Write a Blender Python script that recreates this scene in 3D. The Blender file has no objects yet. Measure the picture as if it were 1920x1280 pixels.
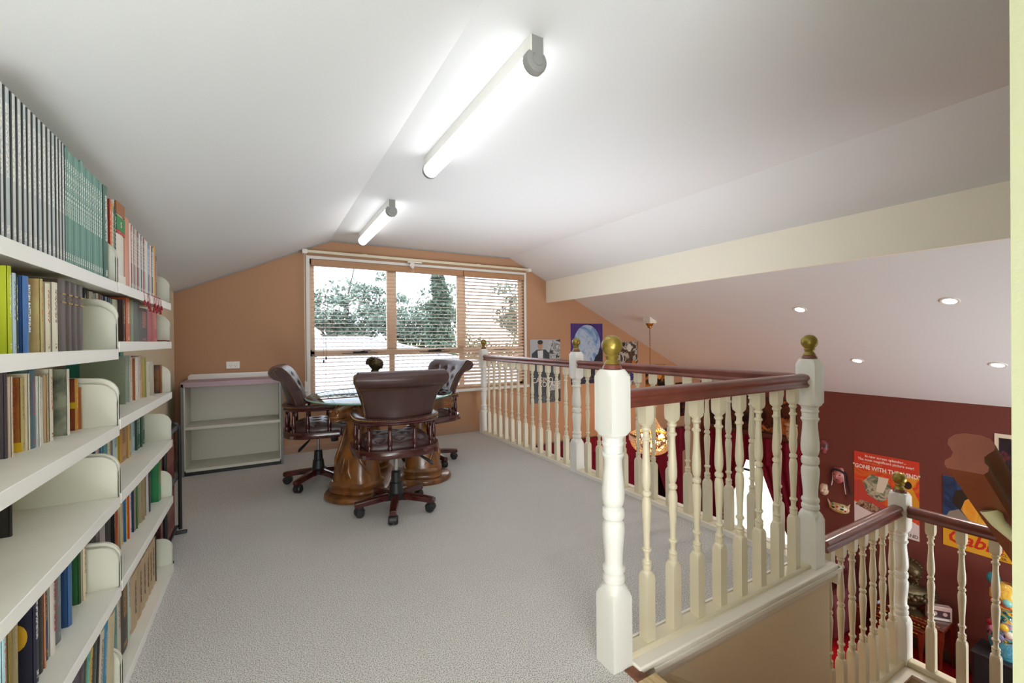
import bpy, math, random
from mathutils import Matrix, Vector, noise as mnoise
random.seed(7)
SC = bpy.context.scene
COL = SC.collection
PI = math.pi

# ---------------------------------------------------------------- camera
cd = bpy.data.cameras.new('camera'); cam = bpy.data.objects.new('camera', cd); COL.objects.link(cam)
SC.camera = cam
cd.sensor_width = 36.0; cd.lens = 36.0 * 813.7 / 1920.0; cd.clip_start = 0.02; cd.clip_end = 300
def cam_axes(yaw, pitch, roll):
    R = Matrix(((math.cos(yaw), -math.sin(yaw), 0), (0, 0, -1), (math.sin(yaw), math.cos(yaw), 0)))
    A = Matrix(((1, 0, 0), (0, math.cos(pitch), -math.sin(pitch)), (0, math.sin(pitch), math.cos(pitch))))
    B = Matrix(((math.cos(roll), -math.sin(roll), 0), (math.sin(roll), math.cos(roll), 0), (0, 0, 1)))
    return B @ A @ R
Rc = cam_axes(0.517232, 0.0033938, -0.0089292)
M = Matrix((Rc[0], -Rc[1], -Rc[2])).transposed().to_4x4(); M.translation = (0, 0, 1.2)
cam.matrix_world = M

# ---------------------------------------------------------------- colour management, world, sun
vs = SC.view_settings
vs.view_transform = 'Standard'; vs.look = 'None'; vs.exposure = 0.0; vs.gamma = 1.0; vs.use_curve_mapping = False
EXPO = 0.23
vs.exposure = EXPO
W = bpy.data.worlds.new('sky'); SC.world = W; W.use_nodes = True
nt = W.node_tree; nt.nodes.clear()
wo = nt.nodes.new('ShaderNodeOutputWorld'); bg = nt.nodes.new('ShaderNodeBackground')
tc = nt.nodes.new('ShaderNodeTexCoord'); mp = nt.nodes.new('ShaderNodeMapping'); nz = nt.nodes.new('ShaderNodeTexNoise')
cr = nt.nodes.new('ShaderNodeValToRGB')
mp.inputs['Scale'].default_value = (2, 2, 6); nz.inputs['Scale'].default_value = 1.6; nz.inputs['Detail'].default_value = 5
cr.color_ramp.elements[0].position = 0.35; cr.color_ramp.elements[0].color = (0.55, 0.72, 0.95, 1)
cr.color_ramp.elements[1].position = 0.6; cr.color_ramp.elements[1].color = (1.0, 1.0, 1.0, 1)
nt.links.new(tc.outputs['Generated'], mp.inputs[0]); nt.links.new(mp.outputs[0], nz.inputs['Vector'])
nt.links.new(nz.outputs['Fac'], cr.inputs[0]); nt.links.new(cr.outputs[0], bg.inputs[0]); nt.links.new(bg.outputs[0], wo.inputs[0])
bg.inputs[1].default_value = 4.2
sd = bpy.data.lights.new('sun', 'SUN'); sd.energy = 1.6; sd.angle = 0.02; sd.color = (1, 0.97, 0.92)
so = bpy.data.objects.new('sun', sd); COL.objects.link(so)
so.rotation_euler = (math.radians(38), 0, math.radians(20))   # high, from behind the house
def area(name, loc, rot, sx, sy, watts, col):
    d = bpy.data.lights.new(name, 'AREA'); d.shape = 'RECTANGLE'; d.size = sx; d.size_y = sy; d.energy = watts; d.color = col
    o = bpy.data.objects.new(name, d); COL.objects.link(o); o.location = loc; o.rotation_euler = rot; return o
area('fill_behind_camera', (0.075, -1.66, 1.35), (math.pi/2, 0, 0), 1.05, 1.2, 14, (0.93, 0.97, 1.0))          # added fill light, set in the unseen opening behind the camera
area('fill_lower_room', (5.3, -1.6, -0.6), (math.radians(102), 0, 0), 3.0, 2.4, 170, (0.88, 0.97, 0.97))   # added fill for the room below; no glazing is modelled there
area('fill_upward_rear', (-0.2, -0.9, 0.35), (math.radians(152), 0, math.radians(-20)), 0.9, 0.9, 42, (0.93, 0.97, 1.0))   # added fill behind the camera, bounced off the ceiling
area('fill_upward_far', (2.0, 3.0, 1.22), (math.pi, 0, 0), 2.2, 2.4, 17, (0.95, 0.98, 1.0))  # added fill hanging unseen in mid-room, facing the ceiling
TUBE = 4.6; SPOT = 10.0; CHAN = 65.0
SC.cycles.max_bounces = 8; SC.cycles.diffuse_bounces = 5; SC.cycles.glossy_bounces = 4
SC.cycles.transparent_max_bounces = 16; SC.cycles.transmission_bounces = 6
SC.cycles.use_denoising = True
SC.cycles.sample_clamp_indirect = 6.0
SC.cycles.caustics_reflective = False; SC.cycles.caustics_refractive = False

# ---------------------------------------------------------------- helpers
def lin(h):
    if isinstance(h, (tuple, list)): return tuple(h)[:3]
    if len(h) == 3: h = h[0]*2 + h[1]*2 + h[2]*2
    c = [int(h[i:i+2], 16) / 255 for i in (0, 2, 4)]
    return tuple(x / 12.92 if x <= 0.04045 else ((x + 0.055) / 1.055) ** 2.4 for x in c)
MATS = {}
def mat(name, col, rough=0.5, metal=0.0, spec=0.5, bump=0.0, bscale=200.0, var=0.0, vscale=3.0, col2=None, stretch=(1, 1, 1), coat=0.0, emit=0.0):
    """a Principled surface whose colour wanders between two tones by noise, with optional fine relief"""
    if name in MATS: return MATS[name]
    m = bpy.data.materials.new(name); m.use_nodes = True; MATS[name] = m
    t = m.node_tree; b = t.nodes['Principled BSDF']; L = t.links.new
    c = lin(col); c2 = lin(col2) if col2 else tuple(x * (1 - var) for x in c)
    b.inputs['Base Color'].default_value = (*c, 1); b.inputs['Roughness'].default_value = rough
    b.inputs['Metallic'].default_value = metal; b.inputs['Specular IOR Level'].default_value = spec
    if coat: b.inputs['Coat Weight'].default_value = coat; b.inputs['Coat Roughness'].default_value = 0.12
    if emit: b.inputs['Emission Color'].default_value = (*c, 1); b.inputs['Emission Strength'].default_value = emit
    tcn = t.nodes.new('ShaderNodeTexCoord'); mpn = t.nodes.new('ShaderNodeMapping'); mpn.inputs['Scale'].default_value = stretch
    L(tcn.outputs['Object'], mpn.inputs[0])
    if var or col2:
        n = t.nodes.new('ShaderNodeTexNoise'); n.inputs['Scale'].default_value = vscale; n.inputs['Detail'].default_value = 6
        r = t.nodes.new('ShaderNodeValToRGB'); r.color_ramp.elements[0].position = 0.35; r.color_ramp.elements[1].position = 0.65
        r.color_ramp.elements[0].color = (*c2, 1); r.color_ramp.elements[1].color = (*c, 1)
        L(mpn.outputs[0], n.inputs['Vector']); L(n.outputs['Fac'], r.inputs[0]); L(r.outputs[0], b.inputs['Base Color'])
    if bump:
        n2 = t.nodes.new('ShaderNodeTexNoise'); n2.inputs['Scale'].default_value = bscale; n2.inputs['Detail'].default_value = 3
        bp = t.nodes.new('ShaderNodeBump'); bp.inputs['Strength'].default_value = bump; bp.inputs['Distance'].default_value = 0.003
        L(mpn.outputs[0], n2.inputs['Vector']); L(n2.outputs['Fac'], bp.inputs['Height']); L(bp.outputs[0], b.inputs['Normal'])
    return m

class MB:
    def __init__(s): s.v = []; s.f = []; s.mi = []; s.cur = 0
    def add(s, vs_, fs):
        o = len(s.v); s.v += [tuple(p) for p in vs_]; s.f += [tuple(i + o for i in f) for f in fs]; s.mi += [s.cur] * len(fs); return s
    def box(s, x0, x1, y0, y1, z0, z1):
        return s.add([(x0,y0,z0),(x1,y0,z0),(x1,y1,z0),(x0,y1,z0),(x0,y0,z1),(x1,y0,z1),(x1,y1,z1),(x0,y1,z1)],
                     [(0,3,2,1),(4,5,6,7),(0,1,5,4),(1,2,6,5),(2,3,7,6),(3,0,4,7)])
    def rings(s, rs, closed=True, cap=True, loop=False):
        n = len(rs[0]); o = len(s.v)
        fs = []
        for i in range(len(rs) - (0 if loop else 1)):
            a = i * n; b = ((i + 1) % len(rs)) * n
            for j in range(n if closed else n - 1):
                k = (j + 1) % n; fs.append((a + j, a + k, b + k, b + j))
        if cap and not loop:
            fs.append(tuple(reversed(range(n)))); fs.append(tuple((len(rs) - 1) * n + j for j in range(n)))
        return s.add([p for r in rs for p in r], fs)
    def lathe(s, prof, cx=0, cy=0, n=16, cap=True):
        """prof: list of (z, r) upward"""
        return s.rings([[(cx + r*math.cos(2*PI*j/n), cy + r*math.sin(2*PI*j/n), z) for j in range(n)] for z, r in prof], cap=cap)
    def tube(s, pts, r, n=8, loop=False):
        pts = [Vector(p) for p in pts]; rs = []; up = None; N = len(pts)
        for i, p in enumerate(pts):
            if loop: d = pts[(i+1) % N] - pts[i-1]
            else: d = pts[min(i+1, N-1)] - pts[max(i-1, 0)]
            d.normalize()
            if up is None: up = Vector((0,0,1)) if abs(d.z) < 0.9 else Vector((1,0,0))
            a = d.cross(up).normalized(); b = a.cross(d).normalized(); up = b
            rr = r[i] if isinstance(r, (list, tuple)) else r
            rs.append([p + a*math.cos(2*PI*j/n)*rr + b*math.sin(2*PI*j/n)*rr for j in range(n)])
        return s.rings(rs, loop=loop)
    def prism(s, poly, p0, p1, ax, ay):
        """poly (a,b) swept from p0 to p1 with section axes ax, ay"""
        p0, p1, ax, ay = Vector(p0), Vector(p1), Vector(ax), Vector(ay)
        return s.rings([[p + ax*a + ay*b for a, b in poly] for p in (p0, p1)])
    def sphere(s, c, r, n=12, m=8, sc=(1,1,1)):
        rs = [[(c[0]+sc[0]*r*math.sin(PI*i/m)*math.cos(2*PI*j/n), c[1]+sc[1]*r*math.sin(PI*i/m)*math.sin(2*PI*j/n), c[2]-sc[2]*r*math.cos(PI*i/m)) for j in range(n)] for i in range(1, m)]
        o = len(s.v); s.rings(rs, cap=False)
        a = len(s.v); s.v += [(c[0],c[1],c[2]-sc[2]*r), (c[0],c[1],c[2]+sc[2]*r)]
        k = o + (m-2)*n
        for j in range(n):
            s.f.append((a, o+(j+1)%n, o+j)); s.f.append((a+1, k+j, k+(j+1)%n)); s.mi += [s.cur]*2
        return s
    def build(s, name, m, parent=None, sharp=35, loc=None, bevel=0):
        me = bpy.data.meshes.new(name); me.from_pydata(s.v, [], s.f)
        for mm in (m if isinstance(m, (list, tuple)) else [m]): me.materials.append(mm)
        me.polygons.foreach_set('material_index', s.mi)
        me.polygons.foreach_set('use_smooth', [True]*len(s.f)); me.validate(); me.update()
        me.set_sharp_from_angle(angle=math.radians(sharp))
        o = bpy.data.objects.new(name, me); COL.objects.link(o)
        if parent: o.parent = parent
        if loc: o.location = loc
        if bevel:
            bv = o.modifiers.new('bevel', 'BEVEL'); bv.width = bevel; bv.segments = 2; bv.limit_method = 'ANGLE'; bv.angle_limit = math.radians(40)
        return o
def tag(o, label=None, cat=None, group=None, kind=None):
    if label: o['label'] = label
    if cat: o['category'] = cat
    if group: o['group'] = group
    if kind: o['kind'] = kind
    return o
def thing(name, label, cat, loc=(0,0,0), rz=0, group=None, kind=None):
    o = bpy.data.objects.new(name, None); COL.objects.link(o); o.empty_display_size = 0.1
    o.location = loc; o.rotation_euler = (0, 0, rz); return tag(o, label, cat, group, kind)
def struct(name, mb, m, parent=None, **k):
    o = mb.build(name, m, parent, **k); o['kind'] = 'structure'; return o
def kids(o): return [c for c in bpy.data.objects if c.parent == o]
def copy_tree(o, parent=None):
    c = o.copy(); COL.objects.link(c); c.parent = parent
    for ch in kids(o): copy_tree(ch, c)
    return c
def inst(me_obj, name, parent, loc=(0,0,0), rot=(0,0,0)):
    o = bpy.data.objects.new(name, me_obj.data); COL.objects.link(o); o.parent = parent; o.location = loc; o.rotation_euler = rot; return o
def text(body, size, m, parent, loc, rot=(PI/2, 0, 0), name='lettering', sx=1.0, bold=0.0, align='CENTER', shear=0.0, ext=0.0004):
    cu = bpy.data.curves.new(name, 'FONT'); cu.body = body; cu.size = size; cu.align_x = align; cu.align_y = 'CENTER'
    cu.offset = bold; cu.extrude = ext; cu.resolution_u = 2; cu.shear = shear; cu.materials.append(m)
    o = bpy.data.objects.new(name, cu); COL.objects.link(o)
    bpy.context.view_layer.update()
    me = bpy.data.meshes.new_from_object(o); me.materials.clear(); me.materials.append(m)
    bpy.data.objects.remove(o); o = bpy.data.objects.new(name, me); COL.objects.link(o)
    o.parent = parent; o.location = loc; o.rotation_euler = rot; o.scale = (sx, 1, 1); return o
ORD = 'first second third fourth fifth sixth seventh eighth ninth tenth eleventh twelfth thirteenth fourteenth fifteenth sixteenth seventeenth eighteenth nineteenth twentieth twenty-first twenty-second twenty-third twenty-fourth'.split()

# ---------------------------------------------------------------- materials
m_ceil = mat('ceiling_paint', 'e4e7ea', 0.85, bump=0.15, bscale=90)
m_tan = mat('terracotta_wall_paint', 'b98e6e', 0.8, bump=0.25, bscale=120)
m_cream = mat('cream_wall_paint', 'eadcc0', 0.8, bump=0.2, bscale=120)
m_beam = mat('cream_bulkhead_paint', 'f5efdf', 0.75, bump=0.1)
m_sage = mat('pale_sage_wall_paint', 'a3a585', 0.75, bump=0.1)
m_red = mat('oxblood_wall_paint', '72392f', 0.7, bump=0.25, bscale=120)
m_stairwall = mat('beige_stair_wall_paint', 'efdcc0', 0.75, bump=0.15)
m_white = mat('white_gloss_paint', 'e9e8e2', 0.35)
m_ivory = mat('ivory_gloss_paint', 'dfd5bb', 0.38)
m_trim = mat('white_trim_paint', 'efe9df', 0.4)
m_brass = mat('aged_brass', 'a08a40', 0.32, metal=0.6, var=0.2, vscale=20)
m_rail = mat('mahogany_rail', '84463a', 0.28, var=0.3, vscale=8, stretch=(1,1,1), coat=0.3)
m_mahog = mat('dark_mahogany', '4b1a17', 0.25, var=0.35, vscale=10, coat=0.5)
m_oak = mat('honey_carved_wood', '8f5826', 0.32, col2='5c3413', vscale=5, stretch=(3,3,1), coat=0.4)
m_leather = mat('brown_leather', '4a2f2c', 0.33, var=0.25, vscale=14, bump=0.25, bscale=260, spec=0.6)
m_black = mat('black_plastic', '1c1d1f', 0.45)
m_chrome = mat('chrome', 'c9c9c9', 0.15, metal=1)
m_nail = mat('antique_brass_nail', 'b08a55', 0.3, metal=1)
m_shelf = mat('shelf_enamel', 'f0ede2', 0.45, var=0.06, vscale=4)
m_shelfedge = mat('shelf_edge_enamel', 'fbfaf6', 0.4)
m_bracket = mat('bracket_enamel', 'dddccd', 0.5)
m_paper = mat('book_paper', 'e2d8c0', 0.85, col2='c9bc9d', vscale=60, stretch=(0.2, 30, 0.2))
m_glassedge = None

def carpet(name, c1, c2, c3, scale, b=0.6):
    m = bpy.data.materials.new(name); m.use_nodes = True; t = m.node_tree; bs = t.nodes['Principled BSDF']; L = t.links.new
    bs.inputs['Roughness'].default_value = 0.95; bs.inputs['Specular IOR Level'].default_value = 0.1
    tcn = t.nodes.new('ShaderNodeTexCoord'); v = t.nodes.new('ShaderNodeTexVoronoi'); v.inputs['Scale'].default_value = scale
    n = t.nodes.new('ShaderNodeTexNoise'); n.inputs['Scale'].default_value = scale * 1.1; n.inputs['Detail'].default_value = 2
    n3 = t.nodes.new('ShaderNodeTexNoise'); n3.inputs['Scale'].default_value = 1.3; n3.inputs['Detail'].default_value = 5
    r = t.nodes.new('ShaderNodeValToRGB'); e = r.color_ramp.elements
    e[0].position = 0.33; e[0].color = (*lin(c2), 1); e[1].position = 0.5; e[1].color = (*lin(c1), 1)
    x = e.new(0.62); x.color = (*lin(c3), 1)
    mx = t.nodes.new('ShaderNodeMix'); mx.data_type = 'RGBA'; mx.blend_type = 'MULTIPLY'; mx.inputs[0].default_value = 0.12
    bp = t.nodes.new('ShaderNodeBump'); bp.inputs['Strength'].default_value = b; bp.inputs['Distance'].default_value = 0.004; bp.invert = True
    L(tcn.outputs['Object'], v.inputs['Vector']); L(tcn.outputs['Object'], n.inputs['Vector']); L(tcn.outputs['Object'], n3.inputs['Vector'])
    L(n.outputs['Fac'], r.inputs[0]); L(r.outputs[0], mx.inputs[6]); L(n3.outputs['Fac'], mx.inputs[7]); L(mx.outputs[2], bs.inputs['Base Color'])
    L(v.outputs['Distance'], bp.inputs['Height']); L(bp.outputs[0], bs.inputs['Normal'])
    return m
m_carpet = carpet('grey_berber_carpet', 'd8d4d0', '6f6c6b', 'edeae6', 230, 0.55)
m_redcarpet = carpet('red_carpet', 'a01018', '7a0a10', 'b3161e', 90, 0.3)

def glass_mat(name, tint=(1, 1, 1), gloss=0.02):
    m = bpy.data.materials.new(name); m.use_nodes = True; t = m.node_tree; t.nodes.clear(); L = t.links.new
    o = t.nodes.new('ShaderNodeOutputMaterial'); a = t.nodes.new('ShaderNodeBsdfTransparent'); g = t.nodes.new('ShaderNodeBsdfGlossy')
    f = t.nodes.new('ShaderNodeFresnel'); f.inputs['IOR'].default_value = 1.5; mx = t.nodes.new('ShaderNodeMixShader')
    a.inputs[0].default_value = (*tint, 1); g.inputs['Roughness'].default_value = gloss
    L(f.outputs[0], mx.inputs[0]); L(a.outputs[0], mx.inputs[1]); L(g.outputs[0], mx.inputs[2]); L(mx.outputs[0], o.inputs[0]); return m
m_pane = glass_mat('window_glass')
m_tableglass = glass_mat('table_glass', (0.86, 0.95, 0.93))
m_glassrim = mat('green_glass_edge', '8fc4b8', 0.1, spec=0.8)

# ---------------------------------------------------------------- dimensions
XW, YB, XR, YF = -0.76, 5.23, 6.96, -1.7       # left wall, window wall, far red wall, wall behind the camera
ZG = -2.65                                     # floor of the room below
XL, YS = 2.465, 1.215                          # lines of the long and the short balustrade
def grid_wall(u0, u1, v0, v1, holes, f):
    """rectangular wall made of slabs around rectangular holes; f(u0,u1,v0,v1) adds one slab"""
    us = sorted({u0, u1, *[h[0] for h in holes], *[h[1] for h in holes]}); vv = sorted({v0, v1, *[h[2] for h in holes], *[h[3] for h in holes]})
    for a, b in zip(us, us[1:]):
        run = None
        for c, d in zip(vv, vv[1:]):
            hole = any(h[0] <= a and b <= h[1] and h[2] <= c and d <= h[3] for h in holes)
            if hole:
                if run: f(a, b, *run); run = None
            else: run = (run[0], d) if run else (c, d)
        if run: f(a, b, *run)

# ---------------------------------------------------------------- room shell
W1 = (0.43, 3.17, 0.575, 2.11)                 # loft window opening x0,x1,z0,z1
W2 = (3.45, 4.25, -2.2, -0.5); W3 = (5.05, 6.2, -2.2, -0.5); W4 = (3.55, 4.85, -2.2, -0.5)
mb = MB(); grid_wall(XW-0.15, XR+0.15, ZG, 2.6, [W1, W2, W3], lambda a,b,c,d: mb.box(a,b,YB,YB+0.12,c,d)); struct('wall_back', mb, m_tan)
mb = MB(); grid_wall(YF, YB, ZG, 1.2, [W4], lambda a,b,c,d: mb.box(XR,XR+0.12,a,b,c,d)); struct('wall_right', mb, m_red)
struct('wall_left', MB().box(XW-0.12, XW, YF, YB, ZG, 2.2), m_cream)
mb = MB(); grid_wall(XW, XR, ZG, 2.6, [(-0.5, 0.65, 0.7, 2.0)], lambda a,b,c,d: mb.box(a,b,YF-0.12,YF,c,d)); struct('wall_front', mb, m_cream)
struct('wall_stair', MB().box(0.87, 3.75, 0.05, 0.175, ZG, 2.6), m_sage)
struct('wall_loft_side', MB().box(0.87, 0.95, YF, 0.05, ZG, 2.6), m_sage)
SL = -0.4745
def ceil_z(x): return min(2.335, 2.335 + SL * (x - 2.945), 2.335 + 0.4577 * (x - 0.65))
mb = MB()
pts = [(XW-0.15, ceil_z(XW-0.15)), (0.65, 2.335), (2.945, 2.335), (XR+0.15, ceil_z(XR+0.15))]
for (xa, za), (xb, zb) in zip(pts, pts[1:]):
    mb.rings([[(xa, y, za), (xb, y, zb), (xb, y, zb+0.12), (xa, y, za+0.12)] for y in (YF-0.1, YB+0.1)])
struct('ceiling', mb, m_ceil, sharp=5)
struct('trim_1', MB().rings([[(0.642, y, 2.3345), (0.656, y, 2.3345), (0.656, y, 2.331), (0.642, y, 2.331)] for y in (YF, YB)]), m_ceil)
struct('wall_bulkhead', MB().box(3.55, 3.585, YF, YB, 1.735, 2.3), m_beam)
mb = MB()
for (xa, za), (xb, zb) in zip(pts, pts[1:3]):
    mb.rings([[(x, y, z + dz) for x, z, dz in ((xa, za, -0.014), (xb, zb, -0.014), (xb, zb, 0), (xa, za, 0))] for y in (YB-0.012, YB)])
struct('trim_2', mb, mat('grey_cornice_strip', '9a9a98', 0.7))
struct('floor', MB().box(XW, 1.12, YF, YB, -0.16, 0).box(1.12, 2.50, YS-0.01, YB, -0.16, 0), m_carpet)
struct('floor_lower', MB().box(XW, XR, YF, YB, ZG-0.1, ZG), m_redcarpet)
struct('wall_below_loft', MB().box(2.5, 2.599, YS+0.041, YB, ZG, -0.161), m_cream)
struct('wall_stair_side', MB().box(1.16, 2.6, YS-0.04, YS+0.04, ZG, -0.022), m_stairwall)
def skirting(h=0.09): return [(0,0),(0.014,0),(0.014,h*0.72),(0.009,h*0.78),(0.009,h*0.9),(0.004,h),(0,h)]
m_tanskirt = mat('tan_skirting_paint', 'b08b71', 0.5)
struct('baseboard_back', MB().prism(skirting(), (XW, YB, 0), (2.42, YB, 0), (0,-1,0), (0,0,1)), m_tanskirt)
struct('baseboard_left', MB().prism(skirting(), (XW, YF, 0), (XW, YB, 0), (1,0,0), (0,0,1)), m_cream)
struct('baseboard_right', MB().prism(skirting(0.13), (XR, YF, ZG), (XR, YB, ZG), (-1,0,0), (0,0,1)), mat('dark_skirting', '3a1d1a', 0.4))
# stair side mouldings under the short balustrade
prof = [(0,0),(0.010,0.0),(0.014,0.006),(0.014,0.024),(0.022,0.028),(0.022,0.034),(0.030,0.040),(0.034,0.054),(0.042,0.060),(0.042,0.066),(0.048,0.070),(0.048,0.085),(0,0.085)]
struct('trim_6', MB().box(1.163, 2.60, YS-0.084, YS-0.012, -0.0125, 0.012), m_trim, bevel=0.006)
struct('trim_7', MB().box(1.165, 2.42, YS+0.036, YS+0.046, 0.0, 0.03).box(XL-0.047, XL-0.036, YS+0.05, 3.10, 0.0, 0.03).box(XL-0.047, XL-0.036, 3.20, 5.03, 0.0, 0.03), m_trim)
struct('trim_3', MB().prism(prof, (1.235, YS-0.04, -0.098), (2.63, YS-0.04, -0.098), (0,-1,0), (0,0,1)).prism(prof, (2.6, YS-0.08, -0.098), (2.6, YB, -0.098), (1,0,0), (0,0,1)), m_trim)
# raked skirting along the flight
SR = 0.66
def rake(x): return 0.0 - SR * (x - 1.17)
mb = MB()
for a, b, yy in ((-0.13, -0.015, 0.012), (-0.015, 0.0, 0.02), (0.0, 0.018, 0.008)):
    mb.rings([[(x, YS-0.04, rake(x)+a), (x, YS-0.04-yy, rake(x)+a), (x, YS-0.04-yy, rake(x)+b), (x, YS-0.04, rake(x)+b)] for x in (1.2, 2.7)])
struct('trim_4', mb, mat('stair_stringer_paint', 'd9c4a2', 0.45))
# stairs
m_tread = mat('honey_timber_tread', 'b8702f', 0.25, col2='96531f', vscale=6, stretch=(1, 12, 1), coat=0.4)
m_riser = mat('pale_timber_riser', 'd3bd93', 0.5, col2='b3986c', vscale=6, stretch=(12, 1, 1))
st = thing('staircase', 'timber staircase going down beside the short white balustrade', 'stairs', (0, 0, 0))
rise, go = 0.1768, 0.265
for i in range(6):
    x = 1.16 + go * i; z = -rise * i
    if i == 0:
        MB().box(1.118, 1.205, 0.18, YS-0.115, -0.03, 0.006).build('nosing', m_riser, st, bevel=0.003)
        MB().box(1.118, 1.17, YS-0.114, YS-0.048, -0.03, 0.002).build('nosing_return', mat('nosing_timber', '8a5034', 0.35, col2='5a3018', vscale=20), st, bevel=0.002)
    MB().box(x-0.012, x, 0.18, YS-0.055, z-rise, z-0.03).build('riser', m_riser, st)
    if i < 5: MB().box(x-0.03, x+go+0.005, 0.18, YS-0.055, z-rise-0.03, z-rise).build('tread', m_tread, st, bevel=0.004)
ZL = -6 * rise
struct('floor_landing', MB().box(1.16+go*5, 3.62, 0.18, 1.26, ZL-0.15, ZL), m_tread)
mb = MB().box(2.6, 3.62, YS-0.05, YS+0.05, ZG, -0.90).box(3.52, 3.62, 0.18, YS-0.05, ZG, -0.90); struct('wall_landing', mb, m_stairwall)
mb = MB().prism(prof, (2.6, YS-0.05, -0.985), (3.52, YS-0.05, -0.985), (0,-1,0), (0,0,1)).prism(prof, (3.52, YS-0.06, -0.9852), (3.52, 0.18, -0.9852), (-1,0,0), (0,0,1))
struct('trim_5', mb, m_trim)
# ---------------------------------------------------------------- loft window: casing, frame, panes, sill
m_case = mat('window_casing_paint', 'e6e3df', 0.4)
m_sash = mat('peach_window_frame', 'f7dcc2', 0.5)
x0, x1, z0, z1 = W1
win = thing('window_1', None, None, (0, YB, 0), kind='structure')
for a, b, c, d in ((x0-0.035, x0, z0-0.03, z1+0.035), (x1, x1+0.035, z0-0.03, z1+0.035), (x0, x1, z1, z1+0.035)):
    MB().box(a, b, -0.018, 0.0, c, d).build('casing', m_case, win, bevel=0.003)
MB().box(x0-0.05, x1+0.05, -0.06, 0.03, z0-0.035, z0).build('sill', m_case, win, bevel=0.004)
xm = [x0, 1.335, 2.245, x1]
mb = MB()
for a, b, c, d in ((x0, x0+0.05, z0, z1), (x1-0.05, x1, z0, z1), (x0, x1, z0, z0+0.045), (x0, x1, z1-0.05, z1), (x0, x1, 1.035, 1.11)): mb.box(a, b, 0.045, 0.105, c, d)
for x in xm[1:3]: mb.box(x-0.055, x+0.055, 0.045, 0.105, 1.09, z1-0.03).box(x-0.03, x+0.03, 0.046, 0.104, z0+0.03, 1.05)
mb.build('frame', m_sash, win, bevel=0.003)
for i in range(3):
    MB().box(xm[i]+0.03, xm[i+1]-0.03, 0.072, 0.076, 1.09, z1-0.04).build('pane', m_pane, win)
    MB().box(xm[i]+0.02, xm[i+1]-0.02, 0.072, 0.076, z0+0.03, 1.05).build('pane', m_pane, win)
    xc = (xm[i] + xm[i+1]) / 2 + 0.08
    MB().box(xc-0.2, xc+0.2, 0.03, 0.045, 1.055, 1.066).box(xc-0.08, xc+0.08, 0.015, 0.045, 1.066, 1.082).tube([(xc, 0.02, 1.08), (xc+0.05, 0.0, 1.092), (xc+0.12, 0.01, 1.094)], 0.006, 6).build('winder', m_black, win)
# curtain track over the casing
ct = thing('curtain_track', 'cream curtain track with cord above the loft window', 'curtain rail', (0, YB, 0))
MB().box(0.36, 3.245, -0.075, -0.035, 2.165, 2.195).build('track', m_ivory, ct, bevel=0.003)
for x in (0.36, 3.21): MB().box(x-0.005, x+0.045, -0.08, 0, 2.155, 2.2).build('end_bracket', m_trim, ct, bevel=0.003)
for x in (0.98, 2.42): MB().box(x, x+0.05, -0.07, 0, 2.19, 2.2).build('bracket', m_trim, ct)
MB().box(1.5, 1.68, -0.07, -0.05, 2.145, 2.163).box(1.535, 1.56, -0.075, -0.05, 2.09, 2.15).build('master_carrier', m_trim, ct, bevel=0.003)
MB().tube([(1.555, -0.07, 2.14), (1.53, -0.075, 2.11), (1.555, -0.075, 2.07), (1.575, -0.07, 2.11), (1.565, -0.07, 2.15)], 0.012, 8).tube([(1.55, -0.07, 2.1), (1.552, -0.065, 1.98)], 0.002, 5).tube([(1.585, -0.07, 2.14), (1.57, -0.065, 2.03)], 0.002, 5).build('knotted_cord', m_trim, ct)
MB().tube([(0.375, -0.06, 2.16), (0.375, -0.05, 0.74)], 0.003, 5).tube([(0.39, -0.06, 2.16), (0.39, -0.05, 0.74)], 0.003, 5).build('cord', m_trim, ct)
MB().box(0.365, 0.4, -0.07, 0, 0.66, 0.77).box(0.372, 0.393, -0.06, 0, 0.5, 0.66).build('cord_tensioner', m_trim, ct, bevel=0.004)
# timber venetian blinds, one slat per part
m_slat = mat('honey_blind_slat', 'f7dec8', 0.45, var=0.12, vscale=3, stretch=(1, 30, 30))
sb = m_slat.node_tree.nodes['Principled BSDF']
sb.inputs['Transmission Weight'].default_value = 0.0
m_headrail = mat('honey_blind_headrail', 'b98a64', 0.45, var=0.15, vscale=3, stretch=(1, 30, 30))
def blind(label, xa, xb, zb, tilt, yoff, extra):
    t = thing('venetian_blind', label, 'blind', (0, YB + yoff, 0), group='timber venetian blinds in the loft window')
    MB().box(xa, xb, -0.038, 0.03, 2.035, 2.105).build('headrail', m_headrail, t, bevel=0.003)
    w = (xb - xa) / 2
    s0 = None; n = int((2.02 - zb) / 0.0435)
    for i in range(n):
        z = 2.012 - i * 0.0435
        tl = tilt + (extra if 0.95 < z < 1.1 else 0)
        if s0 is None:
            s0 = MB().rings([[(sx * w, y, zz) for y, zz in ((-0.025, 0), (-0.012, 0.0036), (0.012, 0.0036), (0.025, 0), (0.012, -0.0012), (-0.012, -0.0012))] for sx in (-1, 1)]).build('slat', m_slat, t)
            o = s0
        else: o = inst(s0, 'slat', t)
        o.location = ((xa + xb) / 2, 0, z); o.rotation_euler = (tl, 0, 0)
    MB().box(xa, xb, -0.025, 0.025, zb - 0.03, zb - 0.01).build('bottom_rail', m_headrail, t, bevel=0.003)
    mb = MB()
    for k in range(3 if w > 0.6 else 2):
        xx = xa + 0.14 + k * ((xb - xa - 0.28) / (2 if w > 0.6 else 1))
        for yy in (-0.027, 0.027): mb.tube([(xx, yy, 2.04), (xx, yy, zb - 0.01)], 0.0011, 4)
    mb.build('ladder_cord', m_trim, t)
    return t
b1 = blind('wide honey timber venetian blind with open slats over the left panes', 0.445, 2.235, 0.6, 0.13, 0.0, 0.0)
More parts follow.
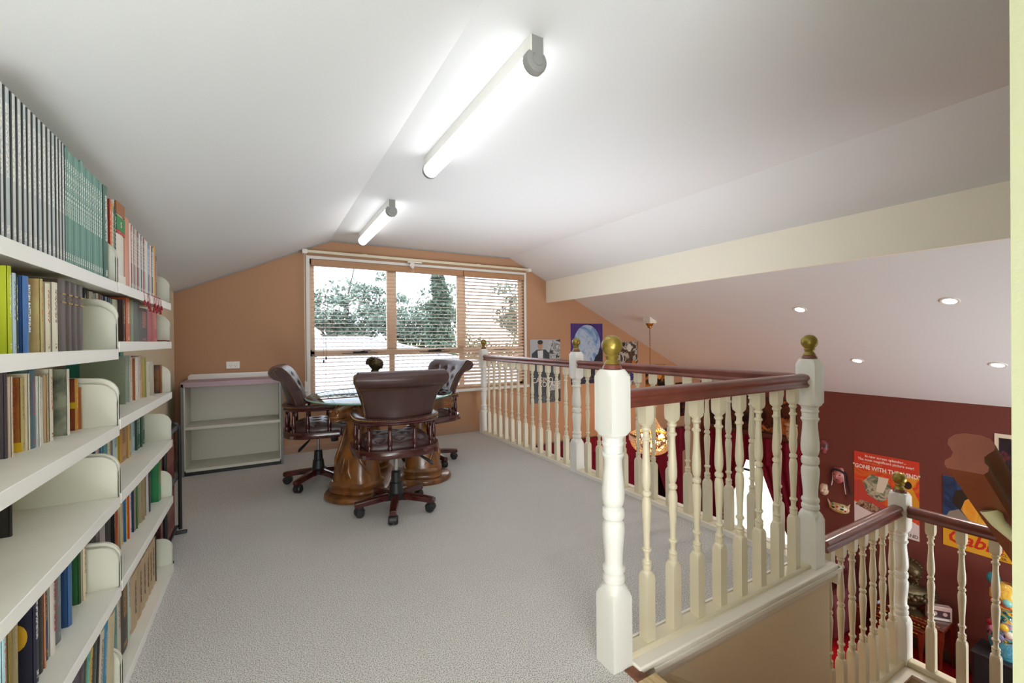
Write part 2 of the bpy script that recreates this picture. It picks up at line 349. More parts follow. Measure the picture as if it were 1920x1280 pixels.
b2 = blind('narrower timber venetian blind with half closed slats beside the brown poster wall', 2.245, 3.155, 0.6, 0.5, 0.0, 0.35)
MB().tube([(0.56, -0.04, 2.03), (0.56, -0.045, 1.0)], 0.0012, 4).tube([(0.585, -0.04, 2.03), (0.585, -0.045, 1.03)], 0.0012, 4).build('pull_cord', mat('brown_cord', '5a3a2a', 0.7), b1)
for x, z in ((0.56, 0.965), (0.585, 1.0)): MB().lathe([(z, 0.004), (z+0.005, 0.009), (z+0.03, 0.007), (z+0.035, 0.003)], x, -0.045, 8).build('cord_tassel', mat('dark_acorn', '4a2418', 0.4), b1)

# window added out of view behind the camera to let in fill daylight
w5 = thing('window_added', None, None, (0, YF, 0), kind='structure')
MB().box(-0.5, 0.65, -0.1, -0.04, 0.7, 0.75).box(-0.5, 0.65, -0.1, -0.04, 1.95, 2.0).box(-0.5, -0.45, -0.1, -0.04, 0.7, 2.0).box(0.6, 0.65, -0.1, -0.04, 0.7, 2.0).build('frame', m_case, w5)
# lower windows
m_darkframe = mat('black_aluminium_frame', '202226', 0.35)
m_tanframe = mat('tan_timber_frame', 'c9a884', 0.5)
def low_window(name, w, wall):
    t = thing(name, None, None, (0, 0, 0), kind='structure'); a, b, c, d = w
    P = (lambda u0,u1,v0,v1,k0,k1: (u0,u1,YB+k0,YB+k1,v0,v1)) if wall == 'b' else (lambda u0,u1,v0,v1,k0,k1: (XR+k0,XR+k1,u0,u1,v0,v1))
    mb = MB()
    for q in ((a,a+0.05,c,d),(b-0.05,b,c,d),(a,b,c,c+0.05),(a,b,d-0.05,d),((a+b)/2-0.02,(a+b)/2+0.02,c,d)): mb.box(*P(*q, 0.03, 0.08))
    mb.build('frame', m_tanframe, t)
    mb = MB(); mb.box(*P(a+0.05, b-0.05, -1.02, -0.99, 0.028, 0.07)); mb.box(*P(a+0.2, (a+b)/2-0.1, -1.0, -0.96, 0.005, 0.03)); mb.build('winder', m_black, t)
    MB().box(*P(a+0.05, b-0.05, c+0.05, d-0.05, 0.05, 0.054)).build('pane', m_pane, t)
low_window('window_3', W2, 'b'); low_window('window_4', W3, 'b'); low_window('window_5', W4, 'r')

# ---------------------------------------------------------------- crimson drapes below
m_drape = mat('crimson_velvet', '7a1128', 0.8, var=0.35, vscale=9, stretch=(6, 6, 1), spec=0.2)
def cloth(pts_fn, nu, nv, name, parent, th=0.0):
    mb = MB(); vv = [pts_fn(i/nu, j/nv) for j in range(nv+1) for i in range(nu+1)]
    back = [(x + (0.012 if wallflag == 'r' else 0), y + (0.012 if wallflag == 'b' else 0), z) for x, y, z in vv]
    n = len(vv); fs = []
    q = lambda i, j: j*(nu+1)+i
    for j in range(nv):
        for i in range(nu):
            fs.append((q(i,j), q(i+1,j), q(i+1,j+1), q(i,j+1))); fs.append((n+q(i,j), n+q(i,j+1), n+q(i+1,j+1), n+q(i+1,j)))
    for i in range(nu): fs.append((q(i,0), n+q(i,0), n+q(i+1,0), q(i+1,0))); fs.append((q(i,nv), q(i+1,nv), n+q(i+1,nv), n+q(i,nv)))
    for j in range(nv): fs.append((q(0,j), q(0,j+1), n+q(0,j+1), n+q(0,j))); fs.append((q(nu,j), n+q(nu,j), n+q(nu,j+1), q(nu,j+1)))
    mb.add(vv + back, fs); return mb.build(name, m_drape, parent, sharp=60)
def drapes(label, a, b, wall, ztop, zval):
    global wallflag
    wallflag = wall
    t = thing('curtain_set', label, 'curtain', (0, 0, 0), group='crimson curtains in the room below')
    P = (lambda u, k, z: (u, YB - k, z)) if wall == 'b' else (lambda u, k, z: (XR - k, u, z))
    cloth(lambda s, r: P(a-0.25 + s*(b-a+0.5), 0.085 + 0.016*math.sin(s*(b-a)*60), ztop - r*(ztop-zval) - (0.02*math.sin(s*PI*3) if r > 0.9 else 0)), 90, 4, 'valance', t)
    c = (a + b) / 2
    for sg in (-1, 1):
        e = c + sg * ((b - a) / 2 + 0.2)
        def fn(s, r, sg=sg, e=e):
            z = ztop - 0.05 - r * (ztop - 0.05 + 2.45)
            k = min(1, r / 0.72); inner = (abs(e - c) - 0.02) * (1 - k**1.3) + 0.26 * k**1.3
            if r > 0.72: inner = 0.26 + (r - 0.72) * 0.5
            u = e - sg * s * inner
            return P(u, 0.045 + 0.018 * math.sin(s * 34), z)
        cloth(fn, 50, 14, 'drape', t)
        zt = ztop - 0.05 - 0.72 * (ztop - 0.05 + 2.45)
        pts_ = [P(e, 0.02, zt), P(e - sg*0.1, 0.085, zt-0.03), P(e - sg*0.22, 0.085, zt-0.02), P(e - sg*0.28, 0.03, zt+0.02)]
        MB().tube(pts_, 0.02, 8).build('tieback', m_drape, t)
    MB().tube([P(a-0.28, 0.06, ztop-0.012), P(b+0.28, 0.06, ztop-0.012)], 0.013, 8).build('rod', mat('dark_rod', '2a1512', 0.4), t)
drapes('crimson valance and tied back drapes on the lower window wall, left of the chandelier', 3.5, 4.25, 'b', -0.30, -0.5)
drapes('crimson valance and tied back drapes behind the chandelier', 5.05, 6.2, 'b', -0.36, -0.76)
drapes('crimson pleated valance and drapes on the oxblood wall under the dark picture', 3.6, 4.85, 'r', -0.40, -0.82)

# ---------------------------------------------------------------- fluorescent battens
m_tube = bpy.data.materials.new('lit_diffuser'); m_tube.use_nodes = True
tb = m_tube.node_tree.nodes['Principled BSDF']; tb.inputs['Base Color'].default_value = (0.9, 0.9, 0.9, 1)
tb.inputs['Emission Color'].default_value = (1, 0.99, 0.97, 1); tb.inputs['Emission Strength'].default_value = TUBE
m_cap = mat('grey_batten_cap', '8d8d8b', 0.5)
def batten(label, xc, ya, yb):
    t = thing('fluorescent_light', label, 'ceiling light', (xc, 0, 2.335), group='fluorescent battens on the ridge')
    MB().box(-0.03, 0.03, ya, yb, -0.062, 0).build('backplate', m_white, t, bevel=0.002)
    zc = -0.088; r = 0.042
    rg = lambda y, rr: [(rr*math.cos(2*PI*j/28), y, zc + rr*math.sin(2*PI*j/28)) for j in range(28)]
    MB().rings([rg(ya+0.03, r), rg(yb-0.03, r)], cap=False).build('diffuser', m_tube, t)
    for y, s in ((ya, 1), (yb, -1)):
        mb = MB().rings([rg(y+s*0.034, r+0.004), rg(y+s*0.012, r+0.004), rg(y+s*0.004, r+0.001), rg(y, r-0.006)])
        mb.rings([rg(y, 0.024), rg(y-s*0.004, 0.022)]); mb.box(-0.025, 0.025, y-0.001 if s > 0 else y-0.03, y+0.03 if s > 0 else y+0.001, -0.07, -0.001)
        mb.build('end_cap', m_cap, t)
batten('long lit fluorescent tube light nearest the camera on the flat ceiling', 0.895, 1.36, 2.60)
batten('lit fluorescent tube light farther off, over the glass table', 0.895, 3.50, 4.74)
batten('added unseen fluorescent tube light behind the camera, for fill', 0.2, -1.2, 0.04)  # extra batten added out of view to brighten the loft
# switch free power point on the window wall
po = thing('power_outlet', 'white double power outlet on the brown wall above the low grey shelves', 'socket', (-0.285, YB, 0.972))
MB().box(-0.058, 0.058, -0.011, 0, -0.036, 0.036).build('plate', m_white, po, bevel=0.003)
for s in (-1, 1):
    MB().box(s*0.04-0.009, s*0.04+0.009, -0.015, -0.011, 0.012, 0.026).build('switch', m_white, po, bevel=0.001)
    MB().box(s*0.022-0.008, s*0.022-0.006, -0.0116, -0.010, -0.008, 0.0).box(s*0.022+0.006, s*0.022+0.008, -0.0116, -0.010, -0.008, 0.0).box(s*0.022-0.001, s*0.022+0.001, -0.0116, -0.010, -0.02, -0.011).build('socket_hole', m_black, po)

# ---------------------------------------------------------------- balustrades
def sq_turned(h, prof, n=32):
    """square post of half width h cut by a turned profile (z, r): blocks where r is large"""
    rs = []
    for z, r in prof:
        ring = []
        for j in range(n):
            a = 2*PI*j/n + PI/4; c = max(abs(math.cos(a)), abs(math.sin(a)))
            d = min(h / c, r); ring.append((d*math.cos(a), d*math.sin(a), z))
        rs.append(ring)
    return MB().rings(rs)
def bead(z, r, base, w): return [(z-w, base), (z-w*0.7, base+(r-base)*0.7), (z, r), (z+w*0.7, base+(r-base)*0.7), (z+w, base)]
BIG = 0.2
BP = [(0.0, BIG), (0.268, BIG), (0.282, 0.0285), (0.292, 0.022), (0.298, 0.016)] + [(0.305, 0.0165), (0.312, 0.018), (0.320, 0.0175)] + bead(0.33, 0.0185, 0.014, 0.007) + [(0.345, 0.0105), (0.362, 0.0115)] + bead(0.378, 0.0185, 0.0125, 0.008) + \
     [(0.392, 0.012), (0.44, 0.0135), (0.50, 0.0165), (0.54, 0.0185), (0.56, 0.0185), (0.578, 0.0155), (0.584, 0.0115)] + bead(0.598, 0.0185, 0.0125, 0.011) + [(0.614, 0.0115), (0.62, 0.0145), (0.64, 0.018), (0.66, 0.0185), (0.69, 0.0175), (0.73, 0.0145), (0.78, 0.012), (0.80, 0.0125)] + \
     bead(0.812, 0.0185, 0.0135, 0.007) + [(0.824, 0.0125), (0.838, 0.012)] + bead(0.850, 0.0185, 0.0145, 0.007) + [(0.860, 0.0155), (0.864, 0.019), (0.872, 0.0275), (0.886, BIG), (0.955, BIG)]
NP = [(0.0, BIG), (0.252, BIG), (0.275, 0.054), (0.29, 0.044), (0.296, 0.038)] + [(0.302, 0.036), (0.31, 0.041), (0.325, 0.041), (0.333, 0.036)] + bead(0.352, 0.0415, 0.037, 0.010) + [(0.37, 0.033), (0.40, 0.0335), (0.45, 0.038), (0.49, 0.0415), (0.515, 0.041), (0.528, 0.036), (0.532, 0.032)] + \
     bead(0.557, 0.042, 0.034, 0.022) + [(0.583, 0.031), (0.59, 0.037), (0.61, 0.0415), (0.64, 0.042), (0.68, 0.039), (0.72, 0.035), (0.755, 0.0335), (0.762, 0.036)] + bead(0.775, 0.042, 0.036, 0.008) + [(0.787, 0.0365), (0.80, 0.0365)] + bead(0.816, 0.0405, 0.037, 0.008) + [(0.828, 0.0375), (0.84, 0.041), (0.848, 0.052), (0.862, BIG), (1.062, BIG), (1.078, 0.054), (1.088, 0.046), (1.09, 0.02)]
bal0 = None
def new_baluster(parent, loc):
    global bal0
    if bal0 is None: bal0 = sq_turned(0.0215, BP, 24).build('baluster', m_ivory, parent, sharp=28); bal0.location = loc; return bal0
    return inst(bal0, 'baluster', parent, loc)
post0 = None
def newel(label, x, y, z):
    global post0
    t = thing('newel_post', label, 'post', (x, y, z), group='white turned newel posts')
    if post0 is None:
        post0 = (sq_turned(0.046, NP, 40).build('turned_post', m_white, t, sharp=28),
                 MB().lathe([(1.088, 0.028), (1.092, 0.036), (1.098, 0.0345), (1.106, 0.030), (1.108, 0.02)], n=28).build('collar', m_rail, t),
                 MB().lathe([(1.106, 0.022), (1.108, 0.0305), (1.114, 0.027), (1.124, 0.020), (1.134, 0.0235), (1.138, 0.026), (1.141, 0.024), (1.143, 0.0225)] + [(1.176 - 0.0385*math.cos(a*PI/14), 0.0385*math.sin(a*PI/14)) for a in range(3, 14)] + [(1.2145, 0.002)], n=32).build('ball_finial', m_brass, t))
    else:
        for o in post0: inst(o, o.name.split('.')[0], t)
    return t
RP = [(0.026, 0), (0.031, 0.006), (0.031, 0.014), (0.024, 0.02), (0.022, 0.03), (0.026, 0.036), (0.0335, 0.044), (0.0335, 0.054), (0.026, 0.063), (0.012, 0.068), (-0.012, 0.068), (-0.026, 0.063), (-0.0335, 0.054), (-0.0335, 0.044), (-0.026, 0.036), (-0.022, 0.03), (-0.024, 0.02), (-0.031, 0.014), (-0.031, 0.006), (-0.026, 0)]
def balustrade(label, p0, p1, z, n, off0, pitch, base_h=0.03):
    t = thing('balustrade', label, 'railing', (p0[0], p0[1], z), group='ivory balustrades with mahogany rails')
    d = Vector((p1[0]-p0[0], p1[1]-p0[1], 0)); Ln = d.length; d.normalize(); side = Vector((d.y, -d.x, 0)); h = 0.046
    MB().prism(RP, d*(h-0.002) + Vector((0,0,0.942)), d*(Ln-h+0.002) + Vector((0,0,0.942)), side, (0,0,1)).build('handrail', m_rail, t, sharp=50)
    bp = [(-0.034, 0), (0.034, 0), (0.034, base_h-0.006), (0.028, base_h), (-0.028, base_h), (-0.034, base_h-0.006)]
    MB().prism(bp, d*h, d*(Ln-h), side, (0,0,1)).build('base_rail', m_ivory, t)
    for i in range(n): new_baluster(t, d*(off0 + pitch*i))
    return t
PF, PM, PC, PN = (XL, 5.085), (XL, 3.15), (XL+0.012, YS-0.01), (1.117, YS)
newel('white newel post with brass ball against the window wall', *PF, 0)
newel('white newel post with brass ball midway along the loft edge', *PM, 0)
newel('white newel post with brass ball at the outer corner of the loft', *PC, 0)
newel('large white newel post with brass ball at the head of the stairs, nearest the camera', *PN, 0)
newel('white newel post with brass ball down on the stair landing', 3.57, YS-0.01, -0.895)
balustrade('ivory balustrade with mahogany rail between window wall and middle post', PF, PM, 0, 12, 0.144, 0.148)
balustrade('ivory balustrade with mahogany rail between middle post and outer corner post', PM, (XL, YS), 0, 12, 0.155, 0.1485)
balustrade('short ivory balustrade with mahogany rail above the stairs, nearest the camera', PN, (XL+0.012, YS), 0, 8, 0.172, 0.1493)
balustrade('ivory balustrade on the landing below, between loft corner and landing post', (2.55, YS-0.01), (3.57, YS-0.01), -0.895, 7, 0.11, 0.131)
balustrade('ivory balustrade on the landing below, in front of the blue and yellow poster', (3.57, YS-0.01), (3.57, 0.13), -0.895, 8, 0.15, 0.137)
# wall mounted rail that follows the stairs
wr = thing('stair_handrail', 'thick mahogany wall handrail sloping down beside the pale green wall', 'handrail', (1.02, 0.258, 0.973))
dd = Vector((1, 0, -0.70)).normalized(); upv = Vector((0.70, 0, 1)).normalized()
RP2 = [(a*0.85, b*1.03) for a, b in RP]
MB().prism(RP2, (0,0,0), dd*3.0, (0,1,0), upv).build('rail', mat('satin_mahogany_rail', '8a4428', 0.45, var=0.2, vscale=10), wr, sharp=50)
for k in (0.16, 1.2, 2.2):
    p = dd*k
    MB().tube([p + Vector((0,0,0.0)), p + Vector((0,-0.01,-0.02)), p + Vector((0,-0.035,-0.045)), p + Vector((0,-0.076,-0.055))], [0.015, 0.011, 0.008, 0.012], 12).build('bracket', mat('ivory_rail_bracket', 'd9d2a8', 0.4), wr)
# shelf rows: (left y, right y, spine x, height, spine colour, ink, look)
ROWS = {
 'near1': (1.405, [
  (1.231, 1.2494, -0.45, 0.312, 'c3c9c9', 'e8e8e2', 'tall pale grey volume with a black edge'),
  (1.2502, 1.2773, -0.4501, 0.312, 'b9c3c6', 'e8e8e2', 'tall pale grey volume with a black edge'),
  (1.2781, 1.3004, -0.4502, 0.312, 'c9cdca', 'e8e8e2', 'tall pale grey volume with a black edge'),
  (1.3012, 1.3257, -0.4503, 0.312, 'c3c9c9', 'e8e8e2', 'tall pale grey volume with a black edge'),
  (1.3265, 1.3466, -0.4504, 0.312, 'b9c3c6', 'e8e8e2', 'tall pale grey volume with a black edge'),
  (1.3474, 1.3712, -0.4505, 0.312, 'c9cdca', 'e8e8e2', 'tall pale grey volume with a black edge'),
  (1.372, 1.3965, -0.4506, 0.312, 'c3c9c9', 'e8e8e2', 'tall pale grey volume with a black edge'),
  (1.3973, 1.4213, -0.4507, 0.312, 'b9c3c6', 'e8e8e2', 'tall pale grey volume with a black edge'),
  (1.4221, 1.4471, -0.4508, 0.312, 'c9cdca', 'e8e8e2', 'tall pale grey volume with a black edge'),
  (1.4479, 1.4711, -0.4509, 0.312, 'c3c9c9', 'e8e8e2', 'tall pale grey volume with a black edge'),
  (1.4719, 1.4961, -0.451, 0.312, 'b9c3c6', 'e8e8e2', 'tall pale grey volume with a black edge'),
  (1.4969, 1.5155, -0.451, 0.312, 'c9cdca', 'e8e8e2', 'tall pale grey volume with a black edge'),
  (1.5163, 1.5354, -0.4511, 0.312, 'c3c9c9', 'e8e8e2', 'tall pale grey volume with a black edge'),
  (1.5362, 1.5543, -0.4512, 0.312, 'b9c3c6', 'e8e8e2', 'tall pale grey volume with a black edge'),
  (1.5551, 1.5682, -0.4512, 0.307, '6f9a8f', 'f2f4ee', 'slim grey-green volume'),
  (1.569, 1.5823, -0.4512, 0.315, '5f8c84', 'f2f4ee', 'slim grey-green volume'),
  (1.5831, 1.5967, -0.4513, 0.307, '79a297', 'f2f4ee', 'slim grey-green volume'),
  (1.5974, 1.6113, -0.4513, 0.307, '6f9a8f', 'f2f4ee', 'slim grey-green volume'),
  (1.6121, 1.6264, -0.4514, 0.307, '5f8c84', 'f2f4ee', 'slim grey-green volume'),
  (1.6272, 1.6417, -0.4514, 0.307, '79a297', 'f2f4ee', 'slim grey-green volume'),
  (1.6425, 1.6574, -0.4514, 0.307, '6f9a8f', 'f2f4ee', 'slim grey-green volume'),
  (1.6582, 1.6736, -0.4515, 0.307, '5f8c84', 'f2f4ee', 'slim grey-green volume'),
  (1.6743, 1.69, -0.4515, 0.315, '79a297', 'f2f4ee', 'slim grey-green volume'),
  (1.6908, 1.7067, -0.4515, 0.307, '6f9a8f', 'f2f4ee', 'slim grey-green volume'),
  (1.7075, 1.724, -0.4516, 0.307, '5f8c84', 'f2f4ee', 'slim grey-green volume'),
  (1.7248, 1.7416, -0.4516, 0.307, '79a297', 'f2f4ee', 'slim grey-green volume'),
  (1.7424, 1.7597, -0.4517, 0.307, '6f9a8f', 'f2f4ee', 'slim grey-green volume'),
  (1.7605, 1.7782, -0.4517, 0.307, '5f8c84', 'f2f4ee', 'slim grey-green volume'),
  (1.779, 1.7971, -0.4517, 0.307, '79a297', 'f2f4ee', 'slim grey-green volume'),
  (1.7979, 1.8166, -0.4518, 0.307, '6f9a8f', 'f2f4ee', 'slim grey-green volume'),
  (1.8174, 1.8366, -0.4518, 0.307, '5f8c84', 'f2f4ee', 'slim grey-green volume'),
  (1.8374, 1.857, -0.4519, 0.307, '79a297', 'f2f4ee', 'slim grey-green volume'),
  (1.8732, 1.9172, -0.4519, 0.31, '3e6e60', 'f2f4ee', 'thicker dark green volume'),
 ]),
 'far1': (1.407, [
  (1.955, 1.9658, -0.455, 0.285, 'b5452e', 'e8e8e2', 'thin red magazine'),
  (1.9666, 1.9876, -0.4552, 0.275, 'd98a3f', 'e8e8e2', 'thin orange magazine'),
  (1.9885, 2.0039, -0.4554, 0.27, '2f8f8a', 'e8e8e2', 'thin teal magazine'),
  (2.0047, 2.0233, -0.4555, 0.265, '23211f', 'e8e8e2', 'thin black magazine'),
  (2.0241, 2.1247, -0.4557, 0.3, 'ebe6da', '1f7a3a', 'wide cream book with brown, green and red bands'),
  (2.1361, 2.2028, -0.4566, 0.27, 'd98f70', 'c07a5c', 'salmon pink book'),
  (2.2053, 2.2227, -0.4571, 0.262, 'e7ded8', 'e8e8e2', 'slim ribboned volume'),
  (2.2235, 2.2411, -0.4572, 0.261, 'a8333a', 'e8e8e2', 'slim ribboned volume'),
  (2.2419, 2.2598, -0.4574, 0.26, 'd9d9d4', 'e8e8e2', 'slim ribboned volume'),
  (2.2606, 2.2789, -0.4575, 0.259, '8a7a78', 'e8e8e2', 'slim ribboned volume'),
  (2.2797, 2.2983, -0.4576, 0.258, 'b9a9a0', 'e8e8e2', 'slim ribboned volume'),
  (2.2991, 2.3181, -0.4577, 0.257, 'c9c3b5', 'e8e8e2', 'slim ribboned volume'),
  (2.3189, 2.3383, -0.4579, 0.256, '87343d', 'e8e8e2', 'slim ribboned volume'),
  (2.3391, 2.3588, -0.458, 0.255, 'a3a9ad', 'e8e8e2', 'slim ribboned volume'),
  (2.3596, 2.3797, -0.4581, 0.254, 'e4dfd8', 'e8e8e2', 'slim ribboned volume'),
  (2.3805, 2.4011, -0.4583, 0.253, '2f5a66', 'e8e8e2', 'slim ribboned volume'),
  (2.4019, 2.4229, -0.4584, 0.252, 'd9d0c8', 'e8e8e2', 'slim ribboned volume'),
  (2.4237, 2.4451, -0.4585, 0.251, '9a3a41', 'e8e8e2', 'slim ribboned volume'),
  (2.4459, 2.4677, -0.4586, 0.25, 'b5b9b5', 'e8e8e2', 'slim ribboned volume'),
  (2.4685, 2.4908, -0.4588, 0.249, 'e0dad0', 'e8e8e2', 'slim ribboned volume'),
  (2.4916, 2.5144, -0.4589, 0.248, 'cfd3d3', 'e8e8e2', 'slim ribboned volume'),
  (2.5152, 2.5384, -0.459, 0.247, '6d7f92', 'e8e8e2', 'slim ribboned volume'),
  (2.5392, 2.563, -0.4591, 0.246, 'b49aa0', 'e8e8e2', 'slim ribboned volume'),
  (2.5638, 2.5881, -0.4593, 0.245, 'd8d4ca', 'e8e8e2', 'slim ribboned volume'),
  (2.5889, 2.6137, -0.4594, 0.244, '2a2a30', 'e8e8e2', 'slim ribboned volume'),
  (2.6145, 2.6399, -0.4595, 0.24300000000000002, 'cbbfae', 'e8e8e2', 'slim ribboned volume'),
  (2.6407, 2.6754, -0.4597, 0.255, 'e2a51e', 'b77', 'thin golden yellow book'),
  (2.6764, 2.7122, -0.4598, 0.215, '6b3a1c', 'caa', 'short dark brown book'),
 ]),
 'near2': (1.18, [
  (1.2775, 1.2895, -0.455, 0.18, 'b4bd1e', 'e9efd8', 'lime green book'),
  (1.2947, 1.308, -0.455, 0.168, 'b6c9d4', '5b7f9a', 'slim pale blue book'),
  (1.3088, 1.3171, -0.455, 0.16, '2d3438', 'd9d2a0', 'thin charcoal book'),
  (1.3404, 1.3633, -0.455, 0.168, '4a74b0', 'e8e8e2', 'blue book lettered BRITISH BATTLEFIELDS'),
  (1.4254, 1.4352, -0.455, 0.172, 'c2b072', 'b5482f', 'yellow-cream book with a red spine'),
  (1.4509, 1.4716, -0.455, 0.165, 'ddd3bd', 'a03a2a', 'cream book with small red title'),
  (1.4883, 1.5183, -0.455, 0.172, 'e2dbc9', '7a5a3a', 'cream book with a picture foot'),
  (1.5216, 1.5723, -0.455, 0.185, '54453a', 'c7a46a', 'thick worn brown history volume'),
  (1.5731, 1.6096, -0.455, 0.185, '50423a', 'c7a46a', 'worn brown history volume'),
  (1.6104, 1.6519, -0.455, 0.185, '4c3e36', 'c7a46a', 'dark worn brown history volume'),
  (1.6527, 1.6939, -0.455, 0.185, '51443c', 'c7a46a', 'worn brown history volume nearest the bookend'),
 ]),
 'far2': (1.206, [
  (1.9613, 1.9811, -0.525, 0.18, '2f3a33', 'e8e8e2', 'dark olive book'),
  (1.9819, 1.9886, -0.5217, 0.175, '6e675f', 'e8e8e2', 'taupe book'),
  (1.9894, 2.0281, -0.5183, 0.172, 'd2cfc3', '6b6b62', 'cream book with a grey ring pattern'),
  (2.0289, 2.0445, -0.51, 0.17, 'dedad0', '8a8578', 'off-white book'),
  (2.0453, 2.0513, -0.5025, 0.168, 'b08a86', 'e8e8e2', 'thin dusty pink book'),
  (2.0521, 2.0581, -0.5, 0.165, 'a9a59c', '33312e', 'grey book with a black head'),
  (2.0589, 2.0649, -0.4958, 0.163, '2d4a86', 'e8e8e2', 'thin royal blue book'),
  (2.0657, 2.0717, -0.4933, 0.162, 'd8dbd0', '2f2f2f', 'white book'),
  (2.0725, 2.082, -0.4892, 0.16, '4b6a7c', 'e8e8e2', 'slate blue book'),
  (2.0828, 2.0891, -0.485, 0.158, '7a92a6', 'e8e8e2', 'grey-blue book'),
  (2.0899, 2.153, -0.4817, 0.156, 'c3c1a3', 'b5b395', 'pale sage book'),
  (2.1538, 2.1785, -0.468, 0.16, '38201f', 'c9a24a', 'dark maroon book with gilt bands'),
  (2.2005, 2.2578, -0.468, 0.172, 'c9581d', 'e9cfa0', 'orange book'),
  (2.2618, 2.3062, -0.468, 0.168, '7d8a68', '8d9a78', 'moss green book'),
  (2.307, 2.4058, -0.468, 0.17, '4a5340', '5a6350', 'dark green cloth book'),
  (2.4066, 2.5523, -0.468, 0.148, '221d1c', 'c96a55', 'black photographic book'),
  (2.5531, 2.6541, -0.468, 0.15, 'a81f22', '8e1a1c', 'red book'),
  (2.6549, 2.7543, -0.468, 0.15, 'b32326', 'd98b6a', 'scarlet book beside the bookend'),
 ]),
 'near3': (0.924, [
  (1.5161, 1.5275, -0.548, 0.215, '50454f', '6a5f69', 'dark aubergine book'),
  (1.5283, 1.5338, -0.5405, 0.197, 'e3cdb8', '9a2f26', 'pale peach book lettered An Awkward Truth'),
  (1.5919, 1.6076, -0.5464, 0.19, 'c3b079', '8a7a40', 'orange-brown book with a yellow foot'),
  (1.6083, 1.6139, -0.5379, 0.2, 'e6dac4', 'c7b797', 'cream book'),
  (1.6185, 1.6498, -0.5396, 0.208, '4f6d7c', 'a03a5a', 'book with a seaside photograph'),
  (1.6505, 1.656, -0.5316, 0.19, 'e9e6dd', '9a958a', 'thin white book'),
  (1.6682, 1.7002, -0.5409, 0.185, 'dcdcd2', 'b0b0a8', 'glossy white book'),
  (1.7009, 1.7065, -0.5321, 0.19, 'c9ab86', '8a5a44', 'thin tan book'),
  (1.7198, 1.7365, -0.5328, 0.205, 'e4dccb', 'a8342a', 'cream book with red lettering'),
  (1.8045, 1.8185, -0.5211, 0.2, 'e6dfd2', 'a8342a', 'book with a grey woodland photograph'),
  (1.8916, 1.911, -0.5284, 0.165, 'c7883e', 'f0d060', 'rust brown book with a yellow band'),
  (1.9117, 1.9172, -0.5207, 0.135, 'b3703f', 'e8d0a0', 'small tan paperback'),
 ]),
 'far3': (0.942, [
  (2.4447, 2.4946, -0.54, 0.22, '2f8f83', 'dfeee8', 'teal book behind the grey bookend'),
  (2.4953, 2.5134, -0.5217, 0.205, 'c3c6bd', '5d6660', 'grey marbled book'),
  (2.5332, 2.5588, -0.526, 0.195, 'e4c8ae', 'b08a6a', 'thin peach book'),
  (2.5595, 2.5652, -0.5161, 0.19, 'a9643a', 'e8e8e2', 'thin brown book'),
  (2.566, 2.5816, -0.5167, 0.185, 'ece6df', 'c9301f', 'white book with a red panel'),
  (2.5823, 2.588, -0.506, 0.195, 'e7e7e2', '55606a', 'white book'),
  (2.5985, 2.6654, -0.5117, 0.2, 'd0a78c', 'b98a6c', 'dusty pink book'),
  (2.6661, 2.6719, -0.4981, 0.19, 'b3ad62', '9a944c', 'olive yellow book'),
  (2.6726, 2.7367, -0.4954, 0.17, 'cfc9b9', 'b5ae9c', 'cream-grey book'),
  (2.7375, 2.7432, -0.4808, 0.17, 'bfb8a8', 'a59e8e', 'grey-beige book'),
  (2.8409, 2.8792, -0.4718, 0.145, '8a4a1e', 'e0a050', 'book with a bronze doorway picture and orange edge'),
 ]),
 'near4': (0.684, [
  (1.679, 1.6916, -0.6, 0.15, '262322', '3a3634', 'black book'),
 ]),
 'far4': (0.69, [
  (1.9638, 2.0161, -0.54, 0.2, '262830', 'e8e8e2', 'charcoal book'),
  (2.0168, 2.0315, -0.534, 0.195, 'b9cfdd', '6a8aa0', 'pale blue book'),
  (2.0686, 2.0923, -0.544, 0.19, '59616b', 'e8e8e2', 'steel grey book'),
  (2.093, 2.109, -0.537, 0.19, '3d5576', 'e0e6ee', 'navy and white book'),
  (2.1205, 2.1573, -0.54, 0.19, 'e3d9dc', 'b02a35', 'white book with red lettering'),
  (2.1581, 2.1658, -0.534, 0.19, '6d8db0', 'e6eef4', 'sky blue book'),
  (2.2055, 2.2424, -0.544, 0.19, '1f7f92', '7cc0c8', 'teal blue book'),
  (2.2432, 2.249, -0.537, 0.185, '9fc4cf', '4f8090', 'thin aqua book'),
  (2.2515, 2.294, -0.54, 0.185, 'e2dcc0', 'b59a50', 'cream book with gold lettering'),
  (2.2947, 2.3006, -0.534, 0.19, '9aa0a0', '5a6060', 'thin grey book'),
  (2.3344, 2.4096, -0.544, 0.195, 'bfd0d4', '4a5a62', 'pale ice blue book'),
  (2.4104, 2.4163, -0.537, 0.195, 'd8ac1c', 'a9851a', 'thin yellow book'),
  (2.4259, 2.5216, -0.54, 0.185, 'b98a56', '4a3418', 'orange-tan book with a wooden pattern'),
  (2.5223, 2.5709, -0.534, 0.18, 'c9a86a', '6a5030', 'straw coloured book'),
  (2.6272, 2.683, -0.544, 0.175, 'a8bfcc', '3f5f78', 'ice blue patterned book'),
  (2.6838, 2.6971, -0.537, 0.17, '33564a', 'c9d0c0', 'dark green numbered volume, first of four'),
  (2.7118, 2.7571, -0.54, 0.17, '2f5246', 'c9d0c0', 'dark green numbered volume, second of four'),
  (2.7579, 2.7734, -0.534, 0.17, '335848', 'c9d0c0', 'dark green numbered volume, third of four'),
  (2.8245, 2.8792, -0.544, 0.17, '2c4e42', 'c9d0c0', 'dark green numbered volume, last of four'),
 ]),
 'near5': (0.382, [
  (1.3068, 1.3194, -0.48, 0.235, 'a9ccd2', 'd05a6a', 'pale turquoise book'),
